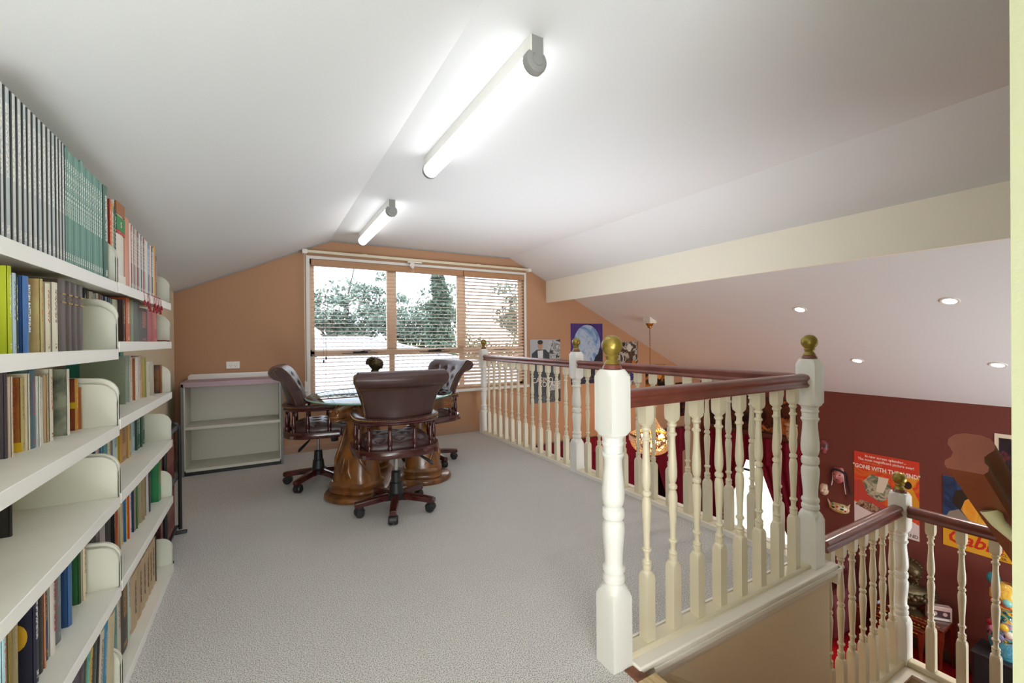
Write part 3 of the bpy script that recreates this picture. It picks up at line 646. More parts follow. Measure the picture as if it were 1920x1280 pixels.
  (1.3202, 1.3332, -0.4756, 0.24, '7d6a34', '8d7a44', 'thick old gold book'),
  (1.3678, 1.3909, -0.488, 0.24, 'a3916a', 'b3a17a', 'gold and cream book'),
  (1.4754, 1.4961, -0.4901, 0.25, '232338', 'e6e6ea', 'navy book with a yellow picture'),
  (1.5104, 1.5349, -0.4947, 0.24, '1d1a1b', '3a3638', 'black book'),
  (1.5357, 1.5417, -0.4906, 0.235, 'c07a5a', 'e0b090', 'thin coral book'),
  (1.5661, 1.5862, -0.5014, 0.24, '2c3a5c', 'a58a4a', 'dark blue book'),
  (1.587, 1.6142, -0.4961, 0.245, 'dcd6ce', 'a33a4e', 'white book lettered HISTORY OF IDEAS'),
  (1.6375, 1.6757, -0.5022, 0.24, '6d7478', '8d9498', 'grey book with a cloud photograph'),
  (1.726, 1.7494, -0.5017, 0.235, '3f689c', '35588a', 'bright blue cloth book'),
  (1.8591, 1.8747, -0.5161, 0.23, '2f4a2c', '3a5a36', 'dark green cloth book'),
  (1.8755, 1.8963, -0.5101, 0.2, 'd9cdb0', '8a3a2a', 'cream book with printed spine'),
 ]),
 'far5': (0.39, [
  (1.955, 2.0414, -0.522, 0.24, '33302e', '4a4644', 'dark grey book'),
  (2.0422, 2.101, -0.5116, 0.24, 'a59a9c', 'd8ccd4', 'glossy silver book'),
  (2.1224, 2.1902, -0.5168, 0.24, '2b2a28', '4a4846', 'black book'),
  (2.191, 2.1969, -0.507, 0.235, '242424', 'e0e0dc', 'black book with white lettering'),
  (2.2016, 2.2388, -0.508, 0.235, 'a24a22', '7a3414', 'russet book'),
  (2.2396, 2.2455, -0.5006, 0.235, 'cfc3a0', 'a59a78', 'cream book'),
  (2.2793, 2.3158, -0.5093, 0.235, 'c2b48e', 'a09270', 'buff book'),
  (2.3166, 2.3225, -0.5008, 0.235, '2a6fae', '9ac4e8', 'thin bright blue book'),
  (2.3233, 2.3434, -0.5032, 0.235, 'dfab14', 'a87f10', 'yellow book'),
  (2.3442, 2.3501, -0.496, 0.235, 'd9582a', 'a84018', 'orange-red book'),
  (2.3834, 2.4176, -0.505, 0.235, 'd0d4dc', '3f5a8c', 'white and navy book'),
  (2.4184, 2.4243, -0.4969, 0.23, '27345a', '4a587e', 'dark navy book'),
  (2.4326, 2.4542, -0.4985, 0.22, '8f8264', 'b0a384', 'thin drab book'),
  (2.4549, 2.4609, -0.4918, 0.22, '3f7a48', '6aa272', 'thin green book'),
  (2.4932, 2.5251, -0.501, 0.215, '8f8a62', '5fa0a8', 'sage book with a blue head'),
  (2.5259, 2.5318, -0.4931, 0.215, 'b7a888', '8a7a5a', 'buff paperback'),
  (2.5326, 2.5619, -0.4952, 0.215, '9c8c6c', '6a5a3c', 'worn brown paperback'),
  (2.5627, 2.5687, -0.4883, 0.21, 'b3a282', '86765a', 'worn buff paperback'),
  (2.6076, 2.6433, -0.4974, 0.21, '8a7a54', '5f5030', 'mottled brown paperback'),
  (2.6441, 2.65, -0.4895, 0.21, 'dedbe2', '9a8aa0', 'white paperback'),
  (2.6581, 2.7014, -0.4913, 0.185, '2b2f45', '8a5a30', 'dark disc case with a photograph cover'),
  (2.8154, 2.8792, -0.4803, 0.195, '1d8a4c', 'e04a50', 'thick green book with coloured lettering'),
 ]),
 'near6': (0.035, [
  (1.5975, 1.6312, -0.455, 0.28, '40343e', '6a5c66', 'dark plum book'),
  (1.632, 1.6504, -0.4544, 0.28, '3d4640', '6a7a6c', 'grey-green book'),
  (1.6512, 1.6793, -0.454, 0.275, '5aa08c', '8ac4b4', 'mint green book'),
  (1.6801, 1.6983, -0.4535, 0.27, 'c39a4c', '5a4420', 'mustard book'),
  (1.6991, 1.7363, -0.4531, 0.28, '2c3a34', '5c6a64', 'dark forest green book'),
  (1.7371, 1.7566, -0.4525, 0.27, '221f20', '524f50', 'black book'),
  (1.7574, 1.8028, -0.4522, 0.27, 'cfc6b4', '5f584c', 'marbled cream book'),
  (1.8036, 1.83, -0.4515, 0.275, '3b7fa6', '8fc0dc', 'sky blue book'),
  (1.8308, 1.9084, -0.451, 0.27, 'cfc09c', 'bfb08c', 'thick cream book'),
 ]),
 'far6': (0.035, [
  (1.9735, 2.026, -0.476, 0.29, 'e0d9d2', '4f4a48', 'white book with black script'),
  (2.0268, 2.0763, -0.4762, 0.29, '6fa09c', '3f706c', 'book with a sea-green picture'),
  (2.0771, 2.1193, -0.4764, 0.285, 'd4c9ba', '8a5a4a', 'thin cream book'),
  (2.1233, 2.2145, -0.4765, 0.3, '362c1e', 'c08a30', 'thick dark brown worn book'),
  (2.2196, 2.2611, -0.4768, 0.29, 'b9cbbd', 'c05a5a', 'mint and red book'),
  (2.2656, 2.363, -0.477, 0.225, 'c3a985', '2f261e', 'beige volume lettered WILDLIFE HERITAGE'),
  (2.3643, 2.4393, -0.4772, 0.225, 'b89d7c', '2f261e', 'beige volume lettered WILDLIFE HERITAGE'),
  (2.4403, 2.5063, -0.4774, 0.225, 'bfa582', '2f261e', 'beige volume lettered WILDLIFE HERITAGE'),
  (2.5071, 2.5669, -0.4776, 0.225, 'c3a985', '2f261e', 'beige volume lettered WILDLIFE HERITAGE'),
  (2.5677, 2.62, -0.4777, 0.225, 'b89d7c', '2f261e', 'beige volume lettered WILDLIFE HERITAGE'),
  (2.6208, 2.6676, -0.4778, 0.225, 'bfa582', '2f261e', 'beige volume lettered WILDLIFE HERITAGE'),
  (2.6684, 2.7044, -0.4779, 0.225, 'c3a985', '2f261e', 'beige volume lettered WILDLIFE HERITAGE'),
  (2.7052, 2.728, -0.478, 0.22, '1e1a1a', '3a3636', 'thin black book'),
 ]),
}
# ---------------------------------------------------------------- cantilever bookshelves on the left wall
SHZ = {'near': [1.405, 1.181, 0.924, 0.684, 0.382, 0.035], 'far': [1.407, 1.206, 0.942, 0.690, 0.392, 0.035]}
XF, XB = -0.43, XW + 0.02
def shelving(bay, y0, y1, label):
    t = thing('bookcase', label, 'bookcase', (XB, y0, 0), group='white steel bookcases on the left wall')
    W_ = y1 - y0; D = XF - XB
    for yy in (0.0, W_ - 0.03): MB().box(-0.015, 0.02, yy, yy+0.03, 0, 1.55).build('upright', m_bracket, t)
    MB().box(-0.012, -0.006, 0.03, W_-0.03, 0.06, 1.38).build('back_sheet', mat('bookcase_back_enamel', 'e2d9c2', 0.6), t)
    for k, z in enumerate(SHZ[bay]):
        s = MB().box(0.0, D-0.003, 0.004, W_-0.004, z-0.02, z).build('shelf', m_shelf, t)
        MB().box(D-0.003, D, 0.002, W_-0.002, z-0.034, z+0.001).build('front_edge', m_shelfedge, s, bevel=0.001)
        if k == 5: MB().box(0.02, D-0.06, 0.01, W_-0.01, 0.0, 0.016).build('plinth', mat('brown_plinth', '6a4a34', 0.6), t)
        R_ = 0.055; H = 0.142; y_ = []
        arc = [(D-0.004-R_+R_*math.sin(a), H-R_+R_*math.cos(a)) for a in [i*PI/2/8 for i in range(9)]]
        poly = [(0.0, -0.02), (0.0, H+0.012), (D*0.4, H+0.008)] + arc + [(D-0.004, -0.02)]
        for yy in (0.0, W_-0.0035):
            br = MB().prism(poly, (0, yy, z), (0, yy+0.0035, z), (1,0,0), (0,0,1)).build('end_bracket', m_bracket, t, sharp=60)
            ins = -0.009 if yy > 0 else 0.0035
            outer = [(D*0.4, H+0.008)] + arc + [(D-0.004, 0.0)]
            mb = MB(); mb.rings([[(a, yy+ins, z+b), (a, yy+ins+0.009, z+b), (a-0.0, yy+ins+0.009, z+b-0.002), (a, yy+ins, z+b-0.002)] for a, b in outer]); mb.build('flange', m_bracket, br)
    return t
shelving('near', 1.0, 1.932, 'nearer bay of white steel bookshelves on the left wall')
shelving('far', 1.94, 2.885, 'farther bay of white steel bookshelves on the left wall')

# books ------------------------------------------------------------
def attr_node(t, name):
    a = t.nodes.new('ShaderNodeAttribute'); a.attribute_type = 'OBJECT'; a.attribute_name = name; return a
def spine_material():
    m = bpy.data.materials.new('printed_book_spine'); m.use_nodes = True; t = m.node_tree; b = t.nodes['Principled BSDF']; L = t.links.new
    b.inputs['Roughness'].default_value = 0.42
    a = attr_node(t, 'spine'); k = attr_node(t, 'ink'); s = attr_node(t, 'printed')
    tcn = t.nodes.new('ShaderNodeTexCoord'); mpn = t.nodes.new('ShaderNodeMapping'); mpn.inputs['Scale'].default_value = (0, 130, 55)
    n = t.nodes.new('ShaderNodeTexNoise'); n.inputs['Scale'].default_value = 3.0; n.inputs['Detail'].default_value = 1
    sep = t.nodes.new('ShaderNodeSeparateXYZ'); L(tcn.outputs['Generated'], sep.inputs[0])
    L(tcn.outputs['Object'], mpn.inputs[0]); L(mpn.outputs[0], n.inputs['Vector'])
    def math_(op, x, y=None):
        q = t.nodes.new('ShaderNodeMath'); q.operation = op
        for i, w in enumerate((x, y)):
            if w is None: continue
            if isinstance(w, (int, float)): q.inputs[i].default_value = w
            else: L(w, q.inputs[i])
        return q.outputs[0]
    let = math_('GREATER_THAN', n.outputs['Fac'], 0.5)
    ym = math_('LESS_THAN', math_('ABSOLUTE', math_('SUBTRACT', sep.outputs['Y'], 0.5)), 0.24)
    zm = math_('LESS_THAN', math_('ABSOLUTE', math_('SUBTRACT', sep.outputs['Z'], 0.66)), 0.24)
    zm2 = math_('LESS_THAN', math_('ABSOLUTE', math_('SUBTRACT', sep.outputs['Z'], 0.08)), 0.035)
    msk = math_('MULTIPLY', math_('MULTIPLY', let, ym), math_('MAXIMUM', zm, zm2)); msk = math_('MULTIPLY', msk, s.outputs['Fac'])
    mx = t.nodes.new('ShaderNodeMix'); mx.data_type = 'RGBA'; L(msk, mx.inputs[0]); L(a.outputs['Color'], mx.inputs[6]); L(k.outputs['Color'], mx.inputs[7]); L(mx.outputs[2], b.inputs['Base Color'])
    return m
def board_material():
    m = bpy.data.materials.new('book_board'); m.use_nodes = True; t = m.node_tree; b = t.nodes['Principled BSDF']; L = t.links.new
    b.inputs['Roughness'].default_value = 0.42
    a = attr_node(t, 'board'); n = t.nodes.new('ShaderNodeTexNoise'); n.inputs['Scale'].default_value = 14; n.inputs['Detail'].default_value = 5
    c = attr_node(t, 'board2'); v = attr_node(t, 'pictorial')
    tcn = t.nodes.new('ShaderNodeTexCoord'); L(tcn.outputs['Object'], n.inputs['Vector'])
    r = t.nodes.new('ShaderNodeMapRange'); r.inputs[1].default_value = 0.42; r.inputs[2].default_value = 0.6; L(n.outputs['Fac'], r.inputs[0])
    q = t.nodes.new('ShaderNodeMath'); q.operation = 'MULTIPLY'; L(r.outputs[0], q.inputs[0]); L(v.outputs['Fac'], q.inputs[1])
    mx = t.nodes.new('ShaderNodeMix'); mx.data_type = 'RGBA'; L(q.outputs[0], mx.inputs[0]); L(a.outputs['Color'], mx.inputs[6]); L(c.outputs['Color'], mx.inputs[7]); L(mx.outputs[2], b.inputs['Base Color'])
    return m
m_spine, m_board = spine_material(), board_material()
BOARD = {'tall pale grey volume with a black edge': ('20262a',), 'thicker dark green volume': ('22483c',), 'yellow-cream book with a red spine': ('cbb57c', 'a8483a', 0.3),
  'orange-brown book with a yellow foot': ('b56f32', '8f4f20', 0.7), 'book with a grey woodland photograph': ('9a9c88', '4c5644', 1), 'rust brown book with a yellow band': ('9a4520', '5a2510', 0.7),
  'book with a bronze doorway picture and orange edge': ('7a4a20', '241810', 1), 'book with a seaside photograph': ('5f7f7c', '2c4a5c', 1), 'navy book with a yellow picture': ('232338',), 'bright blue cloth book': ('284a7c',),
  'dark green cloth book': ('2f6a3c',), 'thick green book with coloured lettering': ('1a7a44', '123c28', 0.3), 'dark disc case with a photograph cover': ('3a3834', '9a8a70', 1), 'blue book lettered BRITISH BATTLEFIELDS': ('2f5590',), 'lime green book': ('a9b516',), 'black photographic book': ('221d1c', 'a8584a', 1)}
SHELFNAME = ['top shelf', 'second shelf', 'third shelf', 'fourth shelf', 'fifth shelf', 'bottom shelf']
def make_book(parent_label, xf, y0, y1, z, h, depth, spine, ink, board, printed, group, lean=0.0, name='book', rounded=True):
    th = y1 - y0; bt = min(0.0022, th*0.16); t2 = th/2
    if 'black edge' in parent_label: bt = th*0.11
    mb = MB()
    # boards and spine wrap as one C-shaped shell, local origin at the foot of the spine; +x is the spine side
    dark = 'black edge' in parent_label; xe = 0.003 if dark else -0.001; ti = t2-bt if dark else t2
    mb.box(-depth, xe, -t2, -t2+bt, 0, h).box(-depth, xe, t2-bt, t2, 0, h)
    mb.cur = 1; bow = min(0.004, th*0.2) if rounded else 0.0006
    ys = [-ti + 2*ti*i/4 for i in range(5)]
    outer = [(bow*(1-(y/ti)**2), y) for y in ys]; inner = [(-0.0022, y) for y in reversed(ys)]
    mb.rings([[(x, y, zz) for x, y in outer + inner] for zz in (0, h)])
    o = mb.build(name, [m_board, m_spine], None, sharp=40, loc=(xf, (y0+y1)/2, z))
    if lean: o.rotation_euler = (lean, 0, 0)
    o['spine'] = list(lin(spine)); o['ink'] = list(lin(ink)); o['printed'] = float(printed)
    bd = board or (spine,)
    o['board'] = list(lin(bd[0])); o['board2'] = list(lin(bd[1] if len(bd) > 1 else bd[0])); o['pictorial'] = float(bd[2] if len(bd) > 2 else 0)
    tag(o, parent_label, 'book', group)
    MB().box(-depth+0.004, -0.0023, -t2+bt, t2-bt, 0.003, h-0.003).build('pages', m_paper, o)
    return o
BOOKS = {}
from collections import Counter
PLAIN = ('cloth', 'woodland', 'glossy', 'salmon')
for key, (z, items) in ROWS.items():
    bay, si = key[:-1], int(key[-1]) - 1
    z = SHZ[bay][si]
    cnt = Counter(i[6] for i in items); seen = Counter()
    grp = f'books on the {SHELFNAME[si]} of the {"nearer" if bay == "near" else "farther"} bay'
    for n, (y0, y1, xf, h, col, ink, desc) in enumerate(items):
        seen[desc] += 1
        lab = desc
        if cnt[desc] > 1: lab = f'{desc}, {ORD[seen[desc]-1]} from left'
        wh = f'{SHELFNAME[si]}, {"nearer" if bay == "near" else "farther"} bay'
        lab = f'{lab}, {wh}'
        dp = 0.215 if si == 0 and bay == 'near' else 0.17 if h > 0.2 else 0.15
        dp = min(dp, xf - XW - 0.045)
        lean = -0.14 if key == 'near6' else 0.0
        o = make_book(lab, xf, y0, y1, z + (0.0 if not lean else 0.002), h, dp, col, ink, BOARD.get(desc), 0 if any(w in desc for w in PLAIN) else 1, grp, lean)
        BOOKS.setdefault(desc, []).append(o)
def spine_text(o, body, size, col, zf, xoff=0.0045, bold=0.0):
    me = o.data; h = max(v.co.z for v in me.vertices)
    o['printed'] = 0.0
    return text(body, size, mat('ink_' + col, col, 0.5), o, (xoff, 0, h*zf), (0, PI/2, 0), name='spine_lettering', bold=bold)
# text runs down the spine: glyph x -> -z, glyph up -> +x rotated into y
def vspine(o, body, size, col, zf, sx=1.0):
    me = o.data; h = max(v.co.z for v in me.vertices); t2 = max(v.co.y for v in me.vertices)
    o['printed'] = 0.0
    q = text(body, size, mat('ink_' + col, col, 0.5), o, (min(0.004, t2*0.4)+0.002, 0, h*zf), (0, 0, 0), name='spine_lettering')
    q.rotation_mode = 'QUATERNION'
    # glyph x -> -z, glyph y -> +y, glyph z(normal) -> +x
    q.rotation_quaternion = Matrix(((0, 0, 1), (0, 1, 0), (-1, 0, 0))).to_quaternion(); q.scale = (sx, 1, 1); return q
def hspine(o, body, size, col, zf):
    me = o.data; h = max(v.co.z for v in me.vertices); t2 = max(v.co.y for v in me.vertices)
    q = text(body, size, mat('ink_' + col, col, 0.5), o, (min(0.004, t2*0.4)+0.001, 0, h*zf), (PI/2, 0, PI/2), name='spine_lettering'); o['printed'] = 0.0; return q
vspine(BOOKS['blue book lettered BRITISH BATTLEFIELDS'][0], 'BRITISH BATTLEFIELDS', 0.0105, 'e8eef6', 0.58)
vspine(BOOKS['pale peach book lettered An Awkward Truth'][0], 'An Awkward Truth', 0.013, '9a2f26', 0.62)
vspine(BOOKS['white book lettered HISTORY OF IDEAS'][0], 'HISTORY OF IDEAS', 0.018, 'a33a4e', 0.55)
for o in BOOKS['beige volume lettered WILDLIFE HERITAGE']: vspine(o, 'WILDLIFE HERITAGE', 0.0145, '2f261e', 0.55)
for d in ('thick worn brown history volume', 'worn brown history volume', 'dark worn brown history volume', 'worn brown history volume nearest the bookend'):
    hspine(BOOKS[d][0], 'HISTORY', 0.0055, 'c7a46a', 0.8); hspine(BOOKS[d][0], 'OF', 0.004, 'c7a46a', 0.74); hspine(BOOKS[d][0], 'ENGLAND', 0.0055, 'c7a46a', 0.68)
b = BOOKS['wide cream book with brown, green and red bands'][0]; t2 = max(v.co.y for v in b.data.vertices)
for za, zb, c in ((0.255, 0.3, 'a5612c'), (0.20, 0.25, '1f8a42'), (0.187, 0.199, 'c23a2e'), (0.01, 0.04, 'f5f1e6')):
    MB().box(-0.002, 0.0045, -t2, t2, za, zb).build('printed_band', mat('band_' + c, c, 0.5), b)
hspine(b, 'S', 0.03, 'f5f1e6', 0.74)
b = BOOKS['rust brown book with a yellow band'][0]; t2 = max(v.co.y for v in b.data.vertices)
MB().box(-0.15, 0.002, -t2-0.0003, -t2, 0.07, 0.09).build('printed_band', mat('band_yellow', 'e0b81c', 0.5), b)
b = BOOKS['orange-brown book with a yellow foot'][0]; t2 = max(v.co.y for v in b.data.vertices)
MB().box(-0.14, 0.001, -t2-0.0003, -t2, 0.0, 0.024).build('printed_band', mat('band_yellow', 'e0b81c', 0.5), b)
b = BOOKS['navy book with a yellow picture'][0]; t2 = max(v.co.y for v in b.data.vertices)
MB().sphere((-0.03, -t2-0.0006, 0.12), 0.02, 12, 8, (1, 0.03, 1.6)).sphere((-0.045, -t2-0.0006, 0.15), 0.012, 12, 8, (1, 0.03, 1)).build('cover_picture', mat('cover_yellow', 'd8a52a', 0.5), b)
# red ribbon markers hanging over the shelf lip from the slim volumes
for i, o in enumerate(BOOKS['slim ribboned volume']):
    if i in (3, 6, 7, 8, 11, 12, 13, 14, 15, 16, 17, 18):
        L_ = 0.03 + 0.02 * ((i*7) % 3) / 2; dx = XF - o.location.x + 0.004
        MB().tube([(0.0, 0, 0.012), (dx*0.5, 0.002, 0.004), (dx, 0.002, 0.002), (dx+0.002, 0.003, -L_)], 0.0009, 5).lathe([(-L_-0.022, 0.005), (-L_-0.004, 0.003), (-L_, 0.0012)], dx+0.002, 0.003, 8).build('ribbon_marker', mat('dark_red_ribbon', '8a1626', 0.7), o)
rb = MB().tube([(-0.6, 2.835, 1.213), (-0.52, 2.845, 1.212), (-0.45, 2.84, 1.214), (-0.436, 2.86, 1.211)], [0.003]*4, 6).build('ribbon', mat('dark_red_ribbon', 'x'), None)
tag(rb, 'red ribbon lying on the second shelf of the farther bay', 'ribbon')
# metal bookends
m_bookend = mat('sage_bookend_steel', '8b9480', 0.4)
def bookend(label, x0_, x1_, y, z, h, r=0.022):
    t = thing('bookend', label, 'bookend', (x0_, y, z), group='sage steel bookends')
    w = x1_ - x0_; a = [(w-r+r*math.sin(i*PI/10), h-r+r*math.cos(i*PI/10)) for i in range(6)]; b_ = [(r-r*math.cos(i*PI/10), h-r+r*math.sin(i*PI/10)) for i in range(6)]
    MB().prism([(0, 0)] + b_ + a + [(w, 0)], (0,0,0), (0,0.0016,0), (1,0,0), (0,0,1)).build('plate', m_bookend, t, sharp=60)
    MB().box(0.02, w-0.02, 0.0016, 0.09, 0, 0.0014).build('foot', m_bookend, t)
bookend('large sage steel bookend on the third shelf before a teal book', -0.657, -0.515, 2.405, 0.943, 0.205)
be = thing('bookend', 'sage bookend foot lying flat at the left of the empty fourth shelf', 'bookend', (-0.62, 1.28, 0.6845), rz=-0.3, group='sage steel bookends')
MB().box(-0.05, 0.06, -0.06, 0.06, 0, 0.0016).build('plate', m_bookend, be); MB().box(-0.05, -0.0484, -0.06, 0.06, 0.0016, 0.09).build('foot', m_bookend, be)

# ---------------------------------------------------------------- maroon encyclopaedia rack beyond the shelving
rk = thing('book_rack', 'black tubular book rack beyond the end of the white shelves', 'rack', (-0.6, 3.17, 0))
m_tubeblk = mat('black_tube_steel', '1d1e21', 0.35)
for yy in (-0.22, 0.24):
    pts_ = [(0.125, yy, 0.03)] + [(0.125, yy, z_) for z_ in (0.3, 0.62)] + [(0.125-0.04*(1-math.cos(a)), yy, 0.66+0.04*math.sin(a)) for a in (0.3, 0.8, 1.2, 1.57)] + [(-0.07, yy, 0.70)] + [(-0.11-0.0*a, yy, 0.66) for a in (1,)] + [(-0.11, yy, 0.03)]
    MB().tube(pts_, 0.0105, 10).build('end_frame', m_tubeblk, rk)
    MB().prism([(-0.015, 0), (0.015, 0), (0.01, 0.02), (-0.01, 0.02)], (-0.13, yy, 0.0), (0.16, yy, 0.0), (0, 1, 0), (0, 0, 1)).build('foot', m_tubeblk, rk, bevel=0.003)
for z_ in (0.045, 0.345):
    MB().box(-0.11, 0.115, -0.22, 0.24, z_, z_+0.012).build('shelf', m_tubeblk, rk)
for z_ in (0.36, 0.66): MB().box(0.112, 0.118, -0.22, 0.24, z_-0.0, z_+0.025).build('rail', mat('grey_rack_rail', '5a5c60', 0.4), rk)
for tier, z_ in ((0, 0.058), (1, 0.358)):
    for i in range(12):
        y_ = 3.17 - 0.2 + i*0.0345
        make_book(f'maroon encyclopaedia volume with gilt bands, {ORD[i]} from the near end, {("lower", "upper")[tier]} rack tier', -0.50, y_, y_+0.0335, z_, 0.275, 0.19, ('6d3238', '74383c', '67303a')[i % 3], 'b08a6a', ('5a2a2e',), 1, 'maroon encyclopaedia volumes in the black rack')

# ---------------------------------------------------------------- low grey shelf unit under the window wall
lu = thing('low_shelf_unit', 'low empty grey shelf unit with mauve top against the brown wall', 'shelf unit', (-0.66, 4.82, 0))
m_unit = mat('warm_grey_laminate', 'd6d3c7', 0.55, bump=0.1, bscale=300); m_ugrey = mat('unit_side_grey', '7d7f80', 0.5); m_mauve = mat('mauve_edging', 'b59aa6', 0.5)
for x_ in (0.0, 0.787): MB().box(x_, x_+0.02, 0.0, 0.38, 0.0, 0.83).build('side_panel', m_ugrey, lu, bevel=0.001)
MB().box(0.02, 0.787, 0.362, 0.375, 0.03, 0.84).build('back_panel', m_unit, lu)
MB().box(0.021, 0.03, 0.004, 0.36, 0.05, 0.80).build('lining', m_unit, lu); MB().box(0.777, 0.786, 0.004, 0.36, 0.05, 0.80).build('lining', m_unit, lu)
for z_ in (0.035, 0.415): MB().box(0.03, 0.777, 0.006, 0.362, z_, z_+0.025).build('shelf', m_unit, lu, bevel=0.001)
MB().box(0.0, 0.807, 0.0, 0.38, 0.80, 0.845).build('top', m_mauve, lu, bevel=0.002)
MB().prism([(0.01, 0), (0.01, 0.03), (0.03, 0.05), (0.79, 0.05), (0.8, 0.03), (0.8, 0)], (0, 0.36, 0.845), (0, 0.375, 0.845), (1,0,0), (0,0,1)).build('upstand', m_white, lu)
MB().box(0.02, 0.787, 0.02, 0.36, 0.0, 0.035).build('plinth', m_black, lu)
# ---------------------------------------------------------------- captain's chairs
def horseshoe(rx, ry, yf, a_n=18, yc=0.0):
    """plan path from front right round the back to front left; forward is +y"""
    pts = [(rx, yf)] if yf > yc else []
    if yf > yc: pts.append((rx, (yf + yc) / 2))
    for i in range(a_n + 1):
        a = PI * i / a_n; pts.append((rx * math.copysign(abs(math.cos(a))**0.75, math.cos(a)), yc - ry * abs(math.sin(a))**0.8))
    if yf > yc: pts += [(-rx, (yf + yc) / 2), (-rx, yf)]
    return pts
def sweep(path, prof):
    """closed section prof (out, up) swept along a plan path"""
    rs = []; N = len(path)
    for i, (x, y) in enumerate(path):
        a = path[max(i-1, 0)]; b = path[min(i+1, N-1)]; d = Vector((b[0]-a[0], b[1]-a[1])).normalized(); nrm = Vector((-d.y, d.x))
        if nrm.dot(Vector((x, y + 0.02))) < 0: nrm = -nrm
        rs.append([(x + nrm.x*o, y + nrm.y*o, u) for o, u in prof])
    return MB().rings(rs)
def nails(pts, r=0.0042, nrm=None):
    mb = MB()
    for p in pts: mb.sphere(p, r, 6, 4)
    return mb
def resample(pts, step):
    out = []; acc = 0; pts = [Vector(p) for p in pts]
    for a, b in zip(pts, pts[1:]):
        d = (b - a).length; t_ = acc
        while t_ < d: out.append(a.lerp(b, t_/d)); t_ += step
        acc = t_ - d
    return out
def make_chair(label):
    t = thing('captains_chair', label, 'chair', group='brown leather captain chairs around the glass table')
    # five star base
    hub = MB().lathe([(0.075, 0.03), (0.085, 0.062), (0.115, 0.066), (0.13, 0.05), (0.2, 0.042), (0.205, 0.036), (0.275, 0.032), (0.285, 0.024)], n=20)
    for k in range(5):
        a = 2*PI*k/5 + 0.12; c, s = math.cos(a), math.sin(a)
        hub.rings([[(c*r - s*w, s*r + c*w, z) for w, z in ((-0.026, 0.082), (0.026, 0.082), (0.024, 0.122), (-0.024, 0.122))] for r in (0.03, 0.085)])
    hub.build('hub', m_black, t)
    MB().lathe([(0.27, 0.0135), (0.44, 0.0135)], n=16).build('gas_cylinder', m_chrome, t)
    leg = MB().rings([[(r, w, z) for w, z in ((-hw, z0_), (hw, z0_), (hw, z1_), (hw*0.6, z1_+0.006), (-hw*0.6, z1_+0.006), (-hw, z1_))] for r, hw, z0_, z1_ in ((0.06, 0.028, 0.088, 0.122), (0.16, 0.026, 0.078, 0.112), (0.268, 0.022, 0.066, 0.098), (0.283, 0.021, 0.068, 0.094))]).build('leg', m_mahog, t, bevel=0.002)
    cast = MB()
    for s in (-1, 1): cast.rings([[(0.25 + rr*math.cos(2*PI*j/18), s*y_, 0.031 + rr*math.sin(2*PI*j/18)) for j in range(18)] for y_, rr in ((0.004, 0.029), (0.008, 0.031), (0.023, 0.031), (0.031, 0.024))])
    cast.rings([[(0.25 + 0.036*math.cos(PI*j/12 - 0.25), y_, 0.033 + 0.036*math.sin(PI*j/12 - 0.25)) for j in range(13)] for y_ in (-0.02, 0.02)]).lathe([(0.05, 0.008), (0.075, 0.008)], 0.25, 0, 8)
    cast = cast.build('castor', m_black, t)
    for k in range(5):
        a = 2*PI*k/5 + 0.12
        if k: l2 = inst(leg, 'leg', t); c2 = inst(cast, 'castor', t)
        else: l2, c2 = leg, cast
        if k: bv = l2.modifiers.new('bevel', 'BEVEL'); bv.width = 0.002; bv.segments = 2
        l2.rotation_euler = (0, 0, a); c2.rotation_euler = (0, 0, a)
    # tilt box and lever
    MB().box(-0.06, 0.06, -0.08, 0.1, 0.41, 0.44).lathe([(0.40, 0.035), (0.42, 0.045)], 0, 0, 16).build('tilt_mechanism', m_black, t, bevel=0.004)
    MB().lathe([(0.345, 0.027), (0.35, 0.03), (0.42, 0.03)], 0.0, 0.13, 16).build('tension_knob', m_black, t)
    MB().tube([(0.05, -0.03, 0.42), (0.13, -0.06, 0.40), (0.16, -0.08, 0.385), (0.22, -0.13, 0.345), (0.235, -0.14, 0.335)], [0.005, 0.005, 0.009, 0.012, 0.008], 8).build('lever', m_black, t)
    # seat ring, cushion
    sweep(horseshoe(0.272, 0.245, 0.16), [(0.02, 0.432), (0.024, 0.44), (0.024, 0.475), (0.017, 0.484), (-0.03, 0.484), (-0.035, 0.44), (-0.03, 0.432)]).box(-0.25, 0.25, -0.2, 0.17, 0.434, 0.46).build('seat_rail', m_mahog, t, sharp=50)
    def cushion():
        n = 34; mb = MB(); vt = []
        but = [(bx, by) for by in (-0.13, -0.02, 0.09, 0.19) for bx in ((-0.13, 0.0, 0.13) if round(by*100) in (-13, 9) else (-0.065, 0.065, 0.185, -0.185))]
        for j in range(n+1):
            for i in range(n+1):
                u, v = -1 + 2*i/n, -1 + 2*j/n
                x = u*math.sqrt(1 - 0.30*v*v*(1 if v < 0 else 0.08)) * 0.238; y = 0.035 + (v*math.sqrt(1 - 0.22*u*u) if v < 0 else v) * (0.225 if v < 0 else 0.235)
                e = (1 - abs(u)**5) * (1 - abs(v)**5); z = 0.487 + 0.062 * max(e, 0)**0.4
                for bx, by in but: z -= 0.026 * math.exp(-((x-bx)**2 + (y-by)**2) / 0.00075)
                for (ax, ay) in but:
                    pass
                if v > 0.75: z -= 0.06*(v-0.75)**1.0
                vt.append((x, y, z))
        q = lambda i, j: j*(n+1)+i
        fs = [(q(i,j), q(i+1,j), q(i+1,j+1), q(i,j+1)) for j in range(n) for i in range(n)]
        m_ = len(vt); edge = [q(i,0) for i in range(n)] + [q(n,j) for j in range(n)] + [q(n-i,n) for i in range(n)] + [q(0,n-j) for j in range(n)]
        lo = [(vt[k][0]*0.99, vt[k][1]*0.99, 0.462) for k in edge]
